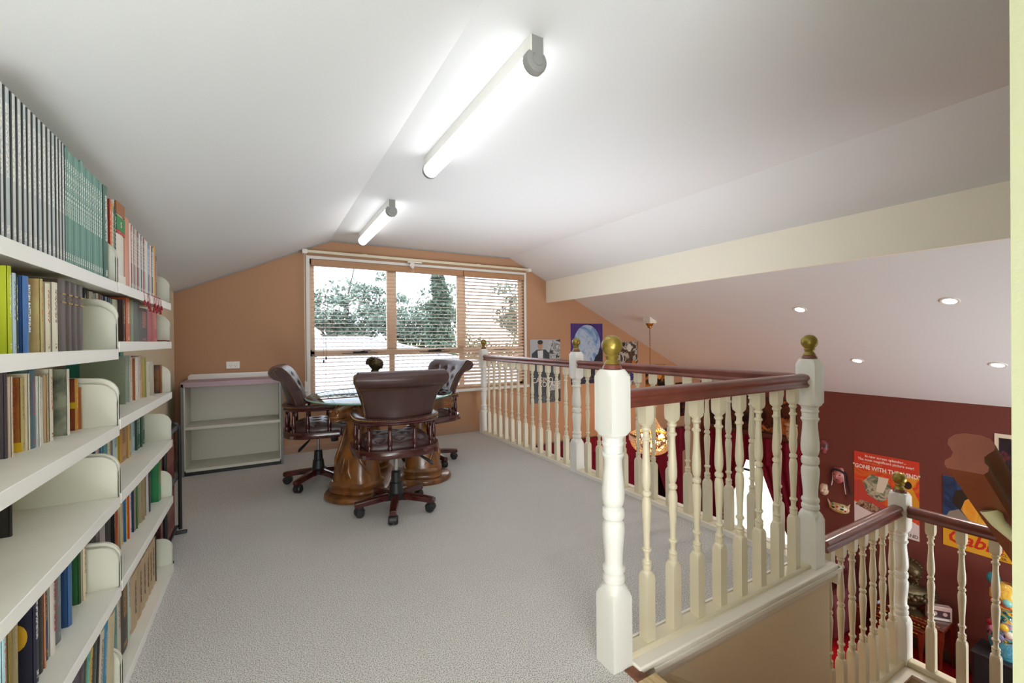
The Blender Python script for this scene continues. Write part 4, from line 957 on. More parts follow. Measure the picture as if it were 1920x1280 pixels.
        fs += [(edge[k], m_+k, m_+(k+1) % len(edge), edge[(k+1) % len(edge)]) for k in range(len(edge))]; fs.append(tuple(m_+k for k in range(len(edge))))
        mb.add(vt + lo, fs); c = mb.build('seat_cushion', m_leather, t, sharp=70)
        bb = MB()
        for bx, by in but: bb.sphere((bx, by, 0.521), 0.008, 8, 6, (1, 1, 0.6))
        bb.build('buttons', m_leather, c)
        MB().rings([[(-0.245, y, z) for y, z in ((0.17, 0.43), (0.275, 0.425), (0.29, 0.46), (0.275, 0.5), (0.17, 0.5))], [(0.245, y, z) for y, z in ((0.17, 0.43), (0.275, 0.425), (0.29, 0.46), (0.275, 0.5), (0.17, 0.5))]]).build('front_roll', m_leather, c, bevel=0.012)
    cushion()
    # spindles
    SPN = [(0.482, 0.013), (0.5, 0.0145), (0.51, 0.012), (0.515, 0.0155), (0.545, 0.0165), (0.575, 0.015), (0.60, 0.010), (0.612, 0.0095), (0.617, 0.013), (0.622, 0.0095), (0.627, 0.013), (0.632, 0.0095), (0.637, 0.0125), (0.66, 0.0115)]
    path = resample([(x, y, 0) for x, y in horseshoe(0.262, 0.235, 0.10)], 0.002); tot = len(path); sp0 = None
    for fr in (0.015, 0.17, 0.285, 0.42, 0.58, 0.715, 0.83, 0.985):
        p = path[int(fr * (tot-1))]
        if sp0 is None: sp0 = MB().lathe(SPN, n=12).build('spindle', m_mahog, t); sp0.location = (p.x, p.y, 0)
        else: inst(sp0, 'spindle', t, (p.x, p.y, 0))
    # arm ring
    arm = horseshoe(0.262, 0.238, 0.165)
    sweep(arm, [(0.024, 0.650), (0.03, 0.657), (0.024, 0.664), (0.03, 0.672), (0.026, 0.678), (-0.03, 0.678), (-0.034, 0.66), (-0.028, 0.65)]).build('arm_rail', m_mahog, t, sharp=50)
    pad = sweep(arm, [(0.027, 0.678), (0.029, 0.684), (0.02, 0.694), (0, 0.698), (-0.02, 0.694), (-0.03, 0.684), (-0.028, 0.678)]).build('arm_pad', m_leather, t, sharp=60)
    op = []
    for i, (x, y) in enumerate(arm):
        a = arm[max(i-1, 0)]; b = arm[min(i+1, len(arm)-1)]; d = Vector((b[0]-a[0], b[1]-a[1])).normalized(); nr = Vector((-d.y, d.x))
        if nr.dot(Vector((x, y + 0.02))) < 0: nr = -nr
        op.append((x + nr.x*0.029, y + nr.y*0.029, 0.683))
    nl = nails(resample(op, 0.0125)).build('nailhead_trim', m_nail, pad); nl['kind'] = 'stuff'
    # rolled tufted back
    CT = [(-0.165, 0.69), (-0.168, 0.74), (-0.176, 0.79), (-0.188, 0.84), (-0.204, 0.89), (-0.226, 0.94), (-0.250, 0.975), (-0.278, 1.0), (-0.308, 1.008), (-0.336, 1.0), (-0.356, 0.982), (-0.365, 0.957), (-0.360, 0.93), (-0.343, 0.91), (-0.318, 0.90), (-0.298, 0.896), (-0.285, 0.885), (-0.272, 0.85), (-0.258, 0.80), (-0.247, 0.75), (-0.238, 0.69)]
    def width(z):
        K = ((0.69, 0.215), (0.80, 0.235), (0.87, 0.25), (0.90, 0.275), (0.93, 0.292), (0.957, 0.298), (0.985, 0.292), (1.01, 0.27))
        for (a, wa), (b, wb) in zip(K, K[1:]):
            if z <= b: return wa + (wb-wa)*max(0, (z-a)/(b-a))
        return K[-1][1]
    NS = 40; rs = []; but = [(ux, zz) for zz in (0.76, 0.84, 0.92) for ux in ((-0.5, 0, 0.5) if abs(zz-0.84) > 0.01 else (-0.75, -0.25, 0.25, 0.75))]
    fine = []
    for a, b in zip(CT, CT[1:] + CT[:1]):
        for k in range(3): fine.append((a[0] + (b[0]-a[0])*k/3, a[1] + (b[1]-a[1])*k/3))
    nf = 3*7
    for i in range(NS+1):
        s = -1 + 2*i/NS; r_ = []
        for k, (y, z) in enumerate(fine):
            w = width(min(z, 1.0)); x = s*w; yy = y + 0.075*s*s*(1 - 0.55*max(0, min(1, (z-0.69)/0.3)))
            if k <= nf:
                for ux, zz in but: yy -= 0.017*math.exp(-(((s-ux)*0.24)**2 + (z-zz)**2)/0.0005)
                yy += 0.012*(1-s**6)
            r_.append((x, yy, z))
        rs.append(r_)
    bk_ = MB().rings(rs).build('backrest', m_leather, t, sharp=60)
    bb = MB()
    for ux, zz in but:
        y = next(a[0] + (b[0]-a[0])*(zz-a[1])/(b[1]-a[1]) for a, b in zip(CT, CT[1:8]) if a[1] <= zz <= b[1])
        bb.sphere((ux*width(zz), y - 0.004 + 0.075*ux*ux*(1-0.55*(zz-0.69)/0.3), zz), 0.008, 8, 6, (1, 0.6, 1))
    bb.build('buttons', m_leather, bk_)
    # dark facing panels at the sides with two rows of nails
    for sg in (-1, 1):
        nn = MB(); pan = MB()
        def P(y, z, off=0.0): return (sg*(width(min(z, 1.0)) + off), y + 0.075*(1 - 0.55*max(0, min(1, (z-0.69)/0.3))), z)
        c = [(-0.2, 0.69)] + [((CT[i][0] + CT[20-i][0])/2, (CT[i][1] + CT[20-i][1])/2) for i in range(1, 6)] + [(-0.30, 0.955)]
        ins = lambda p, q, k: (p[0] + (q[0]-p[0])*k, p[1] + (q[1]-p[1])*k)
        fr_ = [ins(CT[i], (c[min(i, 6)]), 0.3) for i in range(0, 11)]; bk2 = [ins(CT[20-i], c[min(i, 6)], 0.3) for i in range(0, 7)]
        loop = fr_ + list(reversed(bk2))
        pan.rings([[P(y, z, o_) for y, z in loop] for o_ in (0.0, 0.005)])
        for q in resample([P(y, z, 0.006) for y, z in loop], 0.0125): nn.sphere(q, 0.0038, 6, 4)
        pan.build('facing', m_leather, bk_, sharp=60); nq = nn.build('nailhead_trim', m_nail, bk_); nq['kind'] = 'stuff'
    pts_ = [(s*0.262, -0.296 + 0.075*s*s*0.6, 0.893) for s in [-1 + i/10 for i in range(21)]]
    seam = nails(resample(pts_, 0.011), 0.0026).build('seam_trim', m_nail, bk_); seam['kind'] = 'stuff'
    return t
def place(t, x, y, az, legrot=0):
    t.location = (x, y, 0); t.rotation_euler = (0, 0, -math.radians(az))
c1 = make_chair('brown leather captain chair with its back to the camera')
c2 = copy_tree(c1); c2['label'] = 'brown leather captain chair at the left of the glass table, beside the low grey shelves'
c3 = copy_tree(c1); c3['label'] = 'brown leather captain chair at the right behind the glass table, before the window'
place(c1, 0.80, 3.09, 4); place(c2, 0.385, 4.03, 96); place(c3, 1.40, 4.13, 257)
def spin_base(t, ang):
    for ch in kids(t):
        nm = ch.name.split('.')[0]
        if nm in ('leg', 'castor', 'hub'): ch.rotation_euler.z += ang
spin_base(c1, math.radians(4 - 113 - 7 + 4)); spin_base(c2, 0.5); spin_base(c3, math.radians(257 - 22 + 90 - 7))

# ---------------------------------------------------------------- carved pedestal table with glass top
tb_ = thing('glass_dining_table', 'round glass table on carved honey wood animal head pedestals', 'table', (0.87, 3.80, 0))
R0 = 0.60
MB().lathe([(0.738, R0-0.008), (0.740, R0-0.003), (0.7485, R0-0.003), (0.750, R0-0.008)], n=96).build('glass_top', m_tableglass, tb_)
MB().rings([[(rr*math.cos(2*PI*j/96), rr*math.sin(2*PI*j/96), z) for j in range(96)] for rr, z in ((R0-0.007, 0.7375), (R0, 0.741), (R0, 0.7475), (R0-0.007, 0.7505))] + [[((R0-0.007)*math.cos(2*PI*j/96), (R0-0.007)*math.sin(2*PI*j/96), 0.7375) for j in range(96)]], cap=False).build('glass_edge', m_glassrim, tb_)
AZ = [228, 108, 348]
def lobe(r_off, rad, waist, n=120):
    """three lobed outline"""
    out = []
    for j in range(n):
        a = 2*PI*j/n; best = waist
        for az in AZ:
            th_ = PI/2 - math.radians(az); d = (a - th_ + PI) % (2*PI) - PI
            k = rad**2 - (r_off*math.sin(d))**2
            if k > 0 and math.cos(d) > 0: best = max(best, r_off*math.cos(d) + math.sqrt(k))
        out.append((best*math.cos(a), best*math.sin(a)))
    for _ in range(2): out = [((out[i-1][0]+out[i][0]*2+out[(i+1) % n][0])/4, (out[i-1][1]+out[i][1]*2+out[(i+1) % n][1])/4) for i in range(n)]
    return out
def slab(r_off, rad, waist, prof):
    base = lobe(r_off, rad, waist); return MB().rings([[(x*k, y*k, z) for x, y in base] for k, z in prof])
slab(0.345, 0.235, 0.27, [(0.985, 0.0), (1.0, 0.008), (1.01, 0.02), (1.0, 0.034), (0.975, 0.042)]).build('base', m_oak, tb_, sharp=60)
def pedestal(az):
    th_ = PI/2 - math.radians(az); c, s = math.cos(th_), math.sin(th_)
    P = lambda r, w, z: (c*r - s*w, s*r + c*w, z)
    def ell(r0, z0_, hr, hw, tilt, n=28, sqr=0.8):
        """ring centred at radius r0, height z0; tilt turns the ring plane towards the outside"""
        o = []
        for j in range(n):
            a = 2*PI*j/n; u = math.copysign(abs(math.cos(a))**sqr, math.cos(a))*hr; w = math.copysign(abs(math.sin(a))**sqr, math.sin(a))*hw
            o.append(P(r0 + u*math.cos(tilt), w, z0_ - u*math.sin(tilt)))
        return o
    p = thing('pedestal', None, None); del_ = p; p.parent = tb_
    body = MB().rings([ell(0.335, z, hr, hw, 0, sqr=0.62) for z, hr, hw in ((0.04, 0.165, 0.185), (0.05, 0.168, 0.188), (0.06, 0.16, 0.18), (0.085, 0.16, 0.18), (0.095, 0.168, 0.188), (0.108, 0.168, 0.188), (0.118, 0.156, 0.176), (0.125, 0.152, 0.172))]).build('plinth', m_oak, p, sharp=50)
    neck = MB().rings([ell(r, z, hr, hw, ti, sqr=sq) for r, z, hr, hw, ti, sq in ((0.335, 0.12, 0.150, 0.172, 0, .7), (0.335, 0.20, 0.146, 0.162, 0, .75), (0.33, 0.28, 0.132, 0.145, 0, .8), (0.32, 0.36, 0.112, 0.122, 0, .85), (0.315, 0.44, 0.096, 0.10, 0.05, .9), (0.32, 0.52, 0.09, 0.085, 0.15, 1),
        (0.335, 0.59, 0.09, 0.078, 0.4, 1), (0.37, 0.645, 0.088, 0.076, 0.85, 1), (0.42, 0.668, 0.078, 0.074, 1.25, 1), (0.47, 0.668, 0.068, 0.066, 1.45, 1), (0.52, 0.662, 0.056, 0.056, 1.55, 1), (0.56, 0.658, 0.052, 0.052, 1.57, 1), (0.585, 0.656, 0.046, 0.047, 1.57, 1), (0.6, 0.656, 0.028, 0.03, 1.57, 1))])
    neck.build('carved_neck', m_oak, p, sharp=80)
    d_ = MB()
    # lips, nostrils, brow, cheek scrolls, ears and mane
    for sg in (-1, 1):
        d_.tube([P(0.605, 0.0, 0.645), P(0.598, sg*0.03, 0.645), P(0.56, sg*0.051, 0.642), P(0.51, sg*0.056, 0.64)], [0.009, 0.010, 0.008, 0.003], 8)
        d_.tube([P(0.592, 0.0, 0.618), P(0.585, sg*0.026, 0.618), P(0.55, sg*0.045, 0.622), P(0.51, sg*0.052, 0.63)], [0.012, 0.012, 0.009, 0.003], 8)
        d_.sphere(P(0.59, sg*0.026, 0.685), 0.017, 10, 8); d_.sphere(P(0.45, sg*0.068, 0.69), 0.02, 12, 8, (1, 1, 0.8))
        d_.tube([P(0.40, sg*0.05, 0.725), P(0.45, sg*0.072, 0.718), P(0.50, sg*0.058, 0.705)], [0.006, 0.011, 0.005], 8)
        d_.rings([[P(0.36 + dx, sg*(0.06 + dw), z) for dx, dw in ((-k, -k), (k, -k), (k, k), (-k, k))] for z, k in ((0.66, 0.018), (0.70, 0.014), (0.733, 0.004))])
        d_.tube([P(0.33, sg*0.165, 0.14), P(0.40, sg*0.15, 0.2), P(0.44, sg*0.11, 0.30), P(0.40, sg*0.09, 0.42), P(0.34, sg*0.085, 0.55)], [0.004, 0.012, 0.014, 0.012, 0.006], 8)
        d_.tube([P(0.47, sg*0.06, 0.14), P(0.475, sg*0.03, 0.22), P(0.455, sg*0.02, 0.31)], [0.006, 0.02, 0.006], 8)
    for k in range(7):
        z = 0.2 + 0.075*k; r = 0.19 + (0.02 if k < 3 else 0.035 if k < 5 else 0.07)
        d_.tube([P(r + 0.03, -0.05, z + 0.05), P(r - 0.005, -0.01, z + 0.03), P(r, 0.02, z - 0.01), P(r + 0.03, 0.06, z - 0.04)], [0.01, 0.02, 0.018, 0.006], 8)
    d_.build('carving', m_oak, p, sharp=80)
for az in AZ: pedestal(az)

# bronze bust standing on the glass
m_bronze = mat('dark_bronze', '5b4c34', 0.42, metal=0.7, var=0.35, vscale=30, bump=0.4, bscale=60)
def bust(label, x, y, z, h, rz, ruffled):
    t = thing('bust', label, 'sculpture', (x, y, z), rz); k = h / 0.6
    S = lambda l: [(a*k, b*k) for a, b in l]
    MB().lathe(S([(0, 0.09), (0.015, 0.092), (0.03, 0.07), (0.05, 0.045), (0.075, 0.042), (0.09, 0.06), (0.10, 0.065)]), n=24).build('socle', m_bronze, t)
    def e(cx, cy, z_, a, b, n=24): return [((cx + a*math.cos(2*PI*j/n))*k, (cy + b*math.sin(2*PI*j/n))*k, z_*k) for j in range(n)]
    rs = [e(0, 0, 0.09, 0.07, 0.05), e(0, 0, 0.14, 0.13, 0.075), e(0, 0, 0.20, 0.185, 0.09), e(0, 0, 0.25, 0.20, 0.09), e(0, 0, 0.285, 0.165, 0.08), e(0, 0, 0.31, 0.10, 0.06), e(0, 0.005, 0.33, 0.055, 0.05), e(0, 0.01, 0.36, 0.045, 0.045), e(0, -0.005, 0.385, 0.046, 0.048),
          e(0, -0.012, 0.40, 0.052, 0.062), e(0, -0.01, 0.43, 0.066, 0.078), e(0, -0.005, 0.47, 0.076, 0.09), e(0, 0, 0.51, 0.08, 0.095), e(0, 0.005, 0.55, 0.074, 0.088), e(0, 0.008, 0.58, 0.052, 0.06), e(0, 0.01, 0.598, 0.02, 0.02)]
    MB().rings(rs).build('torso_and_head', m_bronze, t, sharp=80)
    f = MB(); q = lambda *p: tuple(v*k for v in p)
    f.rings([[q(dx*w_, -0.088 - out, z_) for dx, out in ((-1, -0.01), (0, o_), (1, -0.01))] for z_, w_, o_ in ((0.505, 0.006, 0.004), (0.48, 0.009, 0.012), (0.462, 0.014, 0.022), (0.455, 0.012, 0.006))])
    for s in (-1, 1):
        f.sphere(q(s*0.028, -0.08, 0.487), 0.012*k, 10, 8, (1.2, 0.6, 0.7)); f.tube([q(s*0.012, -0.094, 0.502), q(s*0.03, -0.092, 0.508), q(s*0.048, -0.078, 0.502)], 0.004*k, 6)
        f.sphere(q(s*0.08, 0.0, 0.475), 0.016*k, 8, 8, (0.4, 0.8, 1.2)); f.sphere(q(s*0.04, -0.065, 0.455), 0.02*k, 8, 8)
    f.tube([q(-0.022, -0.085, 0.437), q(0, -0.093, 0.437), q(0.022, -0.085, 0.437)], [0.003*k, 0.007*k, 0.003*k], 6).sphere(q(0, -0.078, 0.412), 0.018*k, 8, 8)
    f.build('face', m_bronze, t, sharp=80)
    hr = MB(); random.seed(5)
    for i in range(70):
        a = random.uniform(0.1*PI, 0.9*PI) if i % 2 else random.uniform(-0.12*PI, 1.12*PI); zz = random.uniform(0.49, 0.6)
        rr = math.sqrt(max(0.0, 1 - ((zz-0.5)/0.11)**2))
        hr.sphere(q(0.083*rr*math.cos(a), 0.012 + 0.09*rr*math.sin(a), zz), random.uniform(0.014, 0.024)*k, 8, 6, (1.2, 1.0, 0.8))
    if ruffled: hr.sphere(q(0, 0.09, 0.56), 0.045*k, 12, 8)
    hr.build('hair', m_bronze, t, sharp=80)
    if ruffled:
        rf = MB()
        for i in range(44):
            a = 2*PI*i/44; rf.sphere(q(0.19*math.cos(a), 0.095*math.sin(a) - 0.005, 0.215 + 0.02*math.sin(i*2.3)), 0.03*k, 8, 6, (1, 0.7, 1.1))
        rf.build('ruffled_neckline', m_bronze, t, sharp=80); rf = MB()
        for i in range(14):
            a = 2*PI*i/14; rf.sphere(q(0.052*math.cos(a), 0.008 + 0.05*math.sin(a), 0.345 + 0.008*math.sin(i*2.1)), 0.015*k, 8, 6)
        rf.build('ruffled_collar', m_bronze, t, sharp=80)
    return t
bust('dark bronze bust with curly hair on the glass table, behind the nearest chair', 0.875, 4.07, 0.752, 0.30, 0.9, False).scale = (1.5, 1.5, 1.0)
# ---------------------------------------------------------------- chandelier and downlights
CX, CY = 4.75, 4.39; CZ = ceil_z(CX)
ch = thing('chandelier', 'lit crystal basket chandelier hanging on a brass chain', 'chandelier', (CX, CY, CZ))
MB().box(-0.065, 0.065, -0.065, 0.065, -0.06, 0.03).build('ceiling_block', m_white, ch, bevel=0.004)
m_gold = mat('polished_brass', 'b8863a', 0.25, metal=1)
MB().lathe([(-0.13, 0.012), (-0.12, 0.03), (-0.10, 0.034), (-0.07, 0.055), (-0.06, 0.058)], n=20).build('canopy', m_gold, ch)
chn = MB(); nl_ = 30; top, bot = -0.13, -1.2
for i in range(nl_):
    z = top + (bot-top)*(i+0.5)/nl_; hh = 0.022
    pl = [((0.008*math.cos(a) if i % 2 else 0), (0 if i % 2 else 0.008*math.cos(a)), z + hh*math.sin(a)) for a in [2*PI*k/10 for k in range(10)]]
    chn.tube(pl, 0.0026, 5, loop=True)
chn.build('chain', m_gold, ch)
m_crystal = bpy.data.materials.new('lit_crystal'); m_crystal.use_nodes = True; ctn = m_crystal.node_tree; ctn.nodes.clear()
c_o = ctn.nodes.new('ShaderNodeOutputMaterial'); c_t = ctn.nodes.new('ShaderNodeBsdfTranslucent'); c_g = ctn.nodes.new('ShaderNodeBsdfGlossy'); c_m = ctn.nodes.new('ShaderNodeMixShader')
c_t.inputs[0].default_value = (1.0, 0.9, 0.74, 1); c_g.inputs[0].default_value = (1, 0.95, 0.85, 1); c_g.inputs['Roughness'].default_value = 0.12; c_m.inputs[0].default_value = 0.4
ctn.links.new(c_t.outputs[0], c_m.inputs[1]); ctn.links.new(c_g.outputs[0], c_m.inputs[2]); ctn.links.new(c_m.outputs[0], c_o.inputs[0])
z0c = 0.30 - CZ
def octa(mb, p, r):
    x, y, z = p
    mb.add([(x+r,y,z),(x-r,y,z),(x,y+r,z),(x,y-r,z),(x,y,z+r*1.15),(x,y,z-r*1.15)], [(0,2,4),(2,1,4),(1,3,4),(3,0,4),(2,0,5),(1,2,5),(3,1,5),(0,3,5)])
random.seed(3)
cry = MB()
NSTR = 36
for k in range(NSTR):
    a = 2*PI*k/NSTR
    for i in range(24):     # strands sweeping from the crown out to the ring
        s = i/23; r = 0.055 + 0.225*s**2.6; z = z0c - 0.06 - 0.46*s + 0.06*s*s
        octa(cry, (r*math.cos(a), r*math.sin(a), z), 0.0095)
for k in range(52):
    a = 2*PI*k/52
    for i in range(24):     # basket
        s = i/23; r = 0.285*math.cos(s*PI/2*0.93)**0.75; z = z0c - 0.50 - 0.20*math.sin(s*PI/2) - 0.03*s
        octa(cry, (r*math.cos(a), r*math.sin(a), z + random.uniform(-.004, .004)), 0.0085)
    for i in range(4): octa(cry, (0.292*math.cos(a), 0.292*math.sin(a), z0c - 0.47 - i*0.022), 0.011)
for k in range(16):
    a = 2*PI*k/16
    for i in range(5): octa(cry, ((0.07-0.012*i)*math.cos(a), (0.07-0.012*i)*math.sin(a), z0c - 0.72 - i*0.022), 0.010)
    for i in range(3): octa(cry, ((0.06+0.012*i)*math.cos(a), (0.06+0.012*i)*math.sin(a), z0c - 0.02 - i*0.02), 0.011)
co = cry.build('crystals', m_crystal, ch, sharp=1); co['kind'] = 'stuff'
def hoop(r, z, w, h): return MB().rings([[(rr*math.cos(2*PI*j/48), rr*math.sin(2*PI*j/48), zz) for j in range(48)] for rr, zz in ((r, z), (r+w, z), (r+w, z+h), (r, z+h), (r, z))], cap=False)
hoop(0.284, z0c-0.475, 0.006, 0.03).build('ring', m_gold, ch); hoop(0.055, z0c-0.065, 0.006, 0.03).build('crown', m_gold, ch)
MB().lathe([(-1.18, 0.006), (z0c-0.6, 0.006)][::-1], n=8).build('stem', m_gold, ch)
m_bulb = mat('lit_warm_bulb', 'ffc070', 0.4, emit=CHAN)
bl0 = None
for k in range(9):
    a = 2*PI*k/9; r = 0.17 if k < 6 else 0.0
    p = (0.18*math.cos(a), 0.18*math.sin(a), z0c - 0.49 + (0.04 if k % 2 else -0.03))
    if bl0 is None: bl0 = MB().sphere((0, 0, 0), 0.02, 12, 8, (1, 1, 1.5)).build('bulb', m_bulb, ch); bl0.location = p
    else: inst(bl0, 'bulb', ch, p)
for zz in (-0.10, -0.20, -0.32, -0.62): inst(bl0, 'bulb', ch, (0.025, 0, z0c + zz))  # extra bulbs added along the stem to brighten the upper strands
m_led = mat('lit_downlight_lens', 'ffffff', 0.5, emit=SPOT)
dl0 = None
for i, (x, y, w) in enumerate(((4.735, 2.39, 'above the corner post, nearest the bulkhead'), (4.745, 1.28, 'topmost at the right by the pale green wall'), (5.906, 2.37, 'low on the slope, above the oxblood wall'), (5.906, 1.27, 'low on the slope at the right edge'), (4.74, 3.5, 'behind the near brass ball, out past the chandelier chain'))):
    if i == 4: continue
    t = thing('downlight', 'round recessed white downlight ' + w, 'downlight', (x, y, ceil_z(x)), group='recessed downlights in the sloping ceiling')
    t.rotation_euler = (0, -math.atan(SL), 0)
    if dl0 is None:
        dl0 = (MB().rings([[(rr*math.cos(2*PI*j/28), rr*math.sin(2*PI*j/28), z) for j in range(28)] for rr, z in ((0.062, 0.0), (0.062, -0.005), (0.056, -0.008), (0.043, -0.006), (0.04, 0.0))], cap=False).build('trim_ring', m_white, t),
               MB().lathe([(-0.005, 0.041), (-0.003, 0.042), (0.0, 0.042)], n=28).build('lens', m_led, t))
    else:
        for o in dl0: inst(o, o.name.split('.')[0], t)
    ld = bpy.data.lights.new('downlight_beam', 'SPOT'); ld.energy = 45; ld.spot_size = 1.9; ld.spot_blend = 0.8; ld.shadow_soft_size = 0.04; ld.color = (1, 0.9, 0.78)
    lo = bpy.data.objects.new('downlight_beam', ld); COL.objects.link(lo); lo.parent = t; lo.location = (0, 0, -0.02)

# ---------------------------------------------------------------- posters
def blotch_mat(name, cols, scale=3, seed=0.0, stretch=(1, 1, 1), dist=1.0, rough=0.35):
    """flat print: colour fields chosen by warped noise"""
    if name in MATS: return MATS[name]
    m = bpy.data.materials.new(name); m.use_nodes = True; MATS[name] = m; t = m.node_tree; b = t.nodes['Principled BSDF']; L = t.links.new
    b.inputs['Roughness'].default_value = rough
    tcn = t.nodes.new('ShaderNodeTexCoord'); mpn = t.nodes.new('ShaderNodeMapping'); mpn.inputs['Location'].default_value = (seed, seed*0.7, seed*1.3); mpn.inputs['Scale'].default_value = stretch
    n = t.nodes.new('ShaderNodeTexNoise'); n.inputs['Scale'].default_value = scale; n.inputs['Detail'].default_value = 7; n.inputs['Distortion'].default_value = dist
    r = t.nodes.new('ShaderNodeValToRGB'); r.color_ramp.interpolation = 'LINEAR'; e = r.color_ramp.elements; k = len(cols)
    e[0].position = 0.36; e[0].color = (*lin(cols[0]), 1); e[1].position = 0.64; e[1].color = (*lin(cols[-1]), 1)
    for i, c in enumerate(cols[1:-1]): q = e.new(0.36 + 0.28*(i+1)/(k-1)); q.color = (*lin(c), 1)
    L(tcn.outputs['Object'], mpn.inputs[0]); L(mpn.outputs[0], n.inputs['Vector']); L(n.outputs['Fac'], r.inputs[0]); L(r.outputs[0], b.inputs['Base Color']); return m
def poster(label, wall, u0, u1, z0_, z1_, m, th=0.006):
    """board on a wall; local frame: x to the viewer's right, z up, -y out of the wall"""
    t = thing('poster', label, 'poster', ((u0+u1)/2, YB, (z0_+z1_)/2) if wall == 'b' else (XR, (u0+u1)/2, (z0_+z1_)/2), 0 if wall == 'b' else -PI/2)
    w, h = (u1-u0)/2, (z1_-z0_)/2
    MB().box(-w, w, -th, -0.0005, -h, h).build('board', m, t); t['w'] = w; t['h'] = h; return t
def patch(t, name, pts, m, lift=0.0004, th=0.006):
    """flat printed shape; pts in fractions of the poster (0..1, 0..1 from the lower left)"""
    w, h = t['w'], t['h']; P = [((x*2-1)*w, (y*2-1)*h) for x, y in pts]
    return MB().rings([[(x, -th - lift*k, y) for x, y in P] for k in (0.2, 1)]).build(name, m, t)
def ellipse(cx, cy, rx, ry, n=32, a0=0, a1=2*PI): return [(cx + rx*math.cos(a0 + (a1-a0)*i/n), cy + ry*math.sin(a0 + (a1-a0)*i/n)) for i in range(n)]
def ptext(t, body, size, col, x, y, sx=1.0, bold=0.0, align='CENTER', shear=0.0, lift=0.0012):
    return text(body, size, mat('print_' + col, col, 0.5), t, ((x*2-1)*t['w'], -0.006-lift, (y*2-1)*t['h']), sx=sx, bold=bold, align=align, shear=shear)
pm = lambda c: mat('print_' + c, c, 0.45)
p = poster('grey and black film poster lettered CASINO ROYALE, nearest the window', 'b', 3.265, 3.79, 0.29, 1.205, blotch_mat('print_steel', ['14171c', '2b3138', '4a525a', '0d0f12'], 5, 2.0))
patch(p, 'picture', [(0, 0.62), (1, 0.66), (1, 1), (0, 1)], pm('aeb4ba')); patch(p, 'picture', [(0.55, 0.72), (1, 0.66), (1, 1), (0.62, 0.97)], blotch_mat('print_silver_car', ['2d3236', 'c9ccd0', '70777c', 'e6e6e6'], 9, 5.0), 0.0006)
patch(p, 'figure', [(0.03, 0.66), (0.06, 0.78), (0.22, 0.84), (0.5, 0.84), (0.62, 0.78), (0.66, 0.6), (0.6, 0.1), (0.1, 0.1)], pm('2a323c'), 0.0008)
patch(p, 'figure', [(0.27, 0.6), (0.24, 0.82), (0.42, 0.83), (0.42, 0.6)], pm('d3d6da'), 0.001); patch(p, 'figure', ellipse(0.33, 0.905, 0.085, 0.068), pm('b58a6c'), 0.001)
patch(p, 'figure', ellipse(0.33, 0.955, 0.09, 0.035), pm('30241c'), 0.0012)
patch(p, 'picture', [(0.62, 0.18), (1, 0.2), (1, 0.34), (0.66, 0.33)], blotch_mat('print_silver_car', ['x']), 0.0008)
ptext(p, 'CASINO', 0.105, 'e9e4dc', 0.40, 0.355, 0.95); ptext(p, 'ROYALE', 0.105, 'e9e4dc', 0.62, 0.285, 0.95)
for k in range(3): ptext(p, '· · · · · · · · · ·'[:17-2*k], 0.05, 'b9b4ac', 0.55, 0.14-0.035*k)
p = poster('purple film poster with a large pale blue disc, beside the middle post', 'b', 3.99, 4.61, 0.52, 1.44, blotch_mat('print_violet', ['3a2468', '4a2f86', '2f2a78', '1c1a44'], 1.5, 3.0))
patch(p, 'disc', ellipse(0.5, 0.66, 0.42, 0.32, 40), blotch_mat('print_pale_disc', ['5f84bb', '8fb0d8', 'b9c9dc', '6f92c6'], 4, 1.0), 0.0006)
patch(p, 'picture', [(0, 0), (1, 0), (1, 0.52), (0.9, 0.6), (0.85, 0.5), (0.75, 0.44), (0.7, 0.32), (0.5, 0.26), (0, 0.24)], pm('17132a'), 0.0009)
for k in range(2): ptext(p, '— — — — —', 0.05, '8a84a8', 0.5, 0.14-0.06*k)
p = poster('dark collage film poster with pale faces, behind the nearest brass ball', 'b', 4.87, 5.37, 0.45, 1.155, blotch_mat('print_dark_collage', ['15161c', '2b2a33', 'c9c3bb', '16161a', '5b3a28'], 6, 8.0))
patch(p, 'figure', ellipse(0.62, 0.86, 0.1, 0.09), pm('d8d2ca'), 0.0008); patch(p, 'figure', ellipse(0.55, 0.45, 0.16, 0.1), pm('7a4a2e'), 0.0008); patch(p, 'figure', ellipse(0.82, 0.5, 0.09, 0.07), pm('c9742e'), 0.0008)
patch(p, 'figure', [(0.62, 0.1), (0.78, 0.1), (0.8, 0.25), (0.66, 0.3)], pm('3a2f7a'), 0.0008)
p = poster('black and orange film poster right of the dark collage poster', 'b', 5.55, 6.02, 0.12, 0.76, blotch_mat('print_amber_collage', ['120c0a', '1e1512', 'c97a2a', '2a1a12', 'e0a040'], 5, 11.0))
patch(p, 'figure', ellipse(0.7, 0.72, 0.13, 0.12), pm('d08a3a'), 0.0008)
poster('dark red film poster at the far right end of the brown wall', 'b', 6.28, 6.68, -0.18, 0.42, blotch_mat('print_ember_collage', ['0e0a0c', '1a1014', '5a2018', '18141c', 'b06a30'], 5, 14.0))
pc = poster('large dark brown framed picture above the crimson valance', 'r', 3.6, 4.98, -0.30, 0.22, blotch_mat('print_dark_brown_picture', ['2a1b18', '38241e', '5a3020', '2b1d1b', 'b87040'], 3.0, 4.0, rough=0.12))
w, h = pc['w'], pc['h']
for q in ((-w-0.02, w+0.02, h, h+0.03), (-w-0.02, w+0.02, -h-0.03, -h), (-w-0.03, -w, -h-0.03, h+0.03), (w, w+0.03, -h-0.03, h+0.03)): MB().box(q[0], q[1], -0.03, -0.001, q[2], q[3]).build('frame', mat('dark_frame', '2b1814', 0.35), pc)
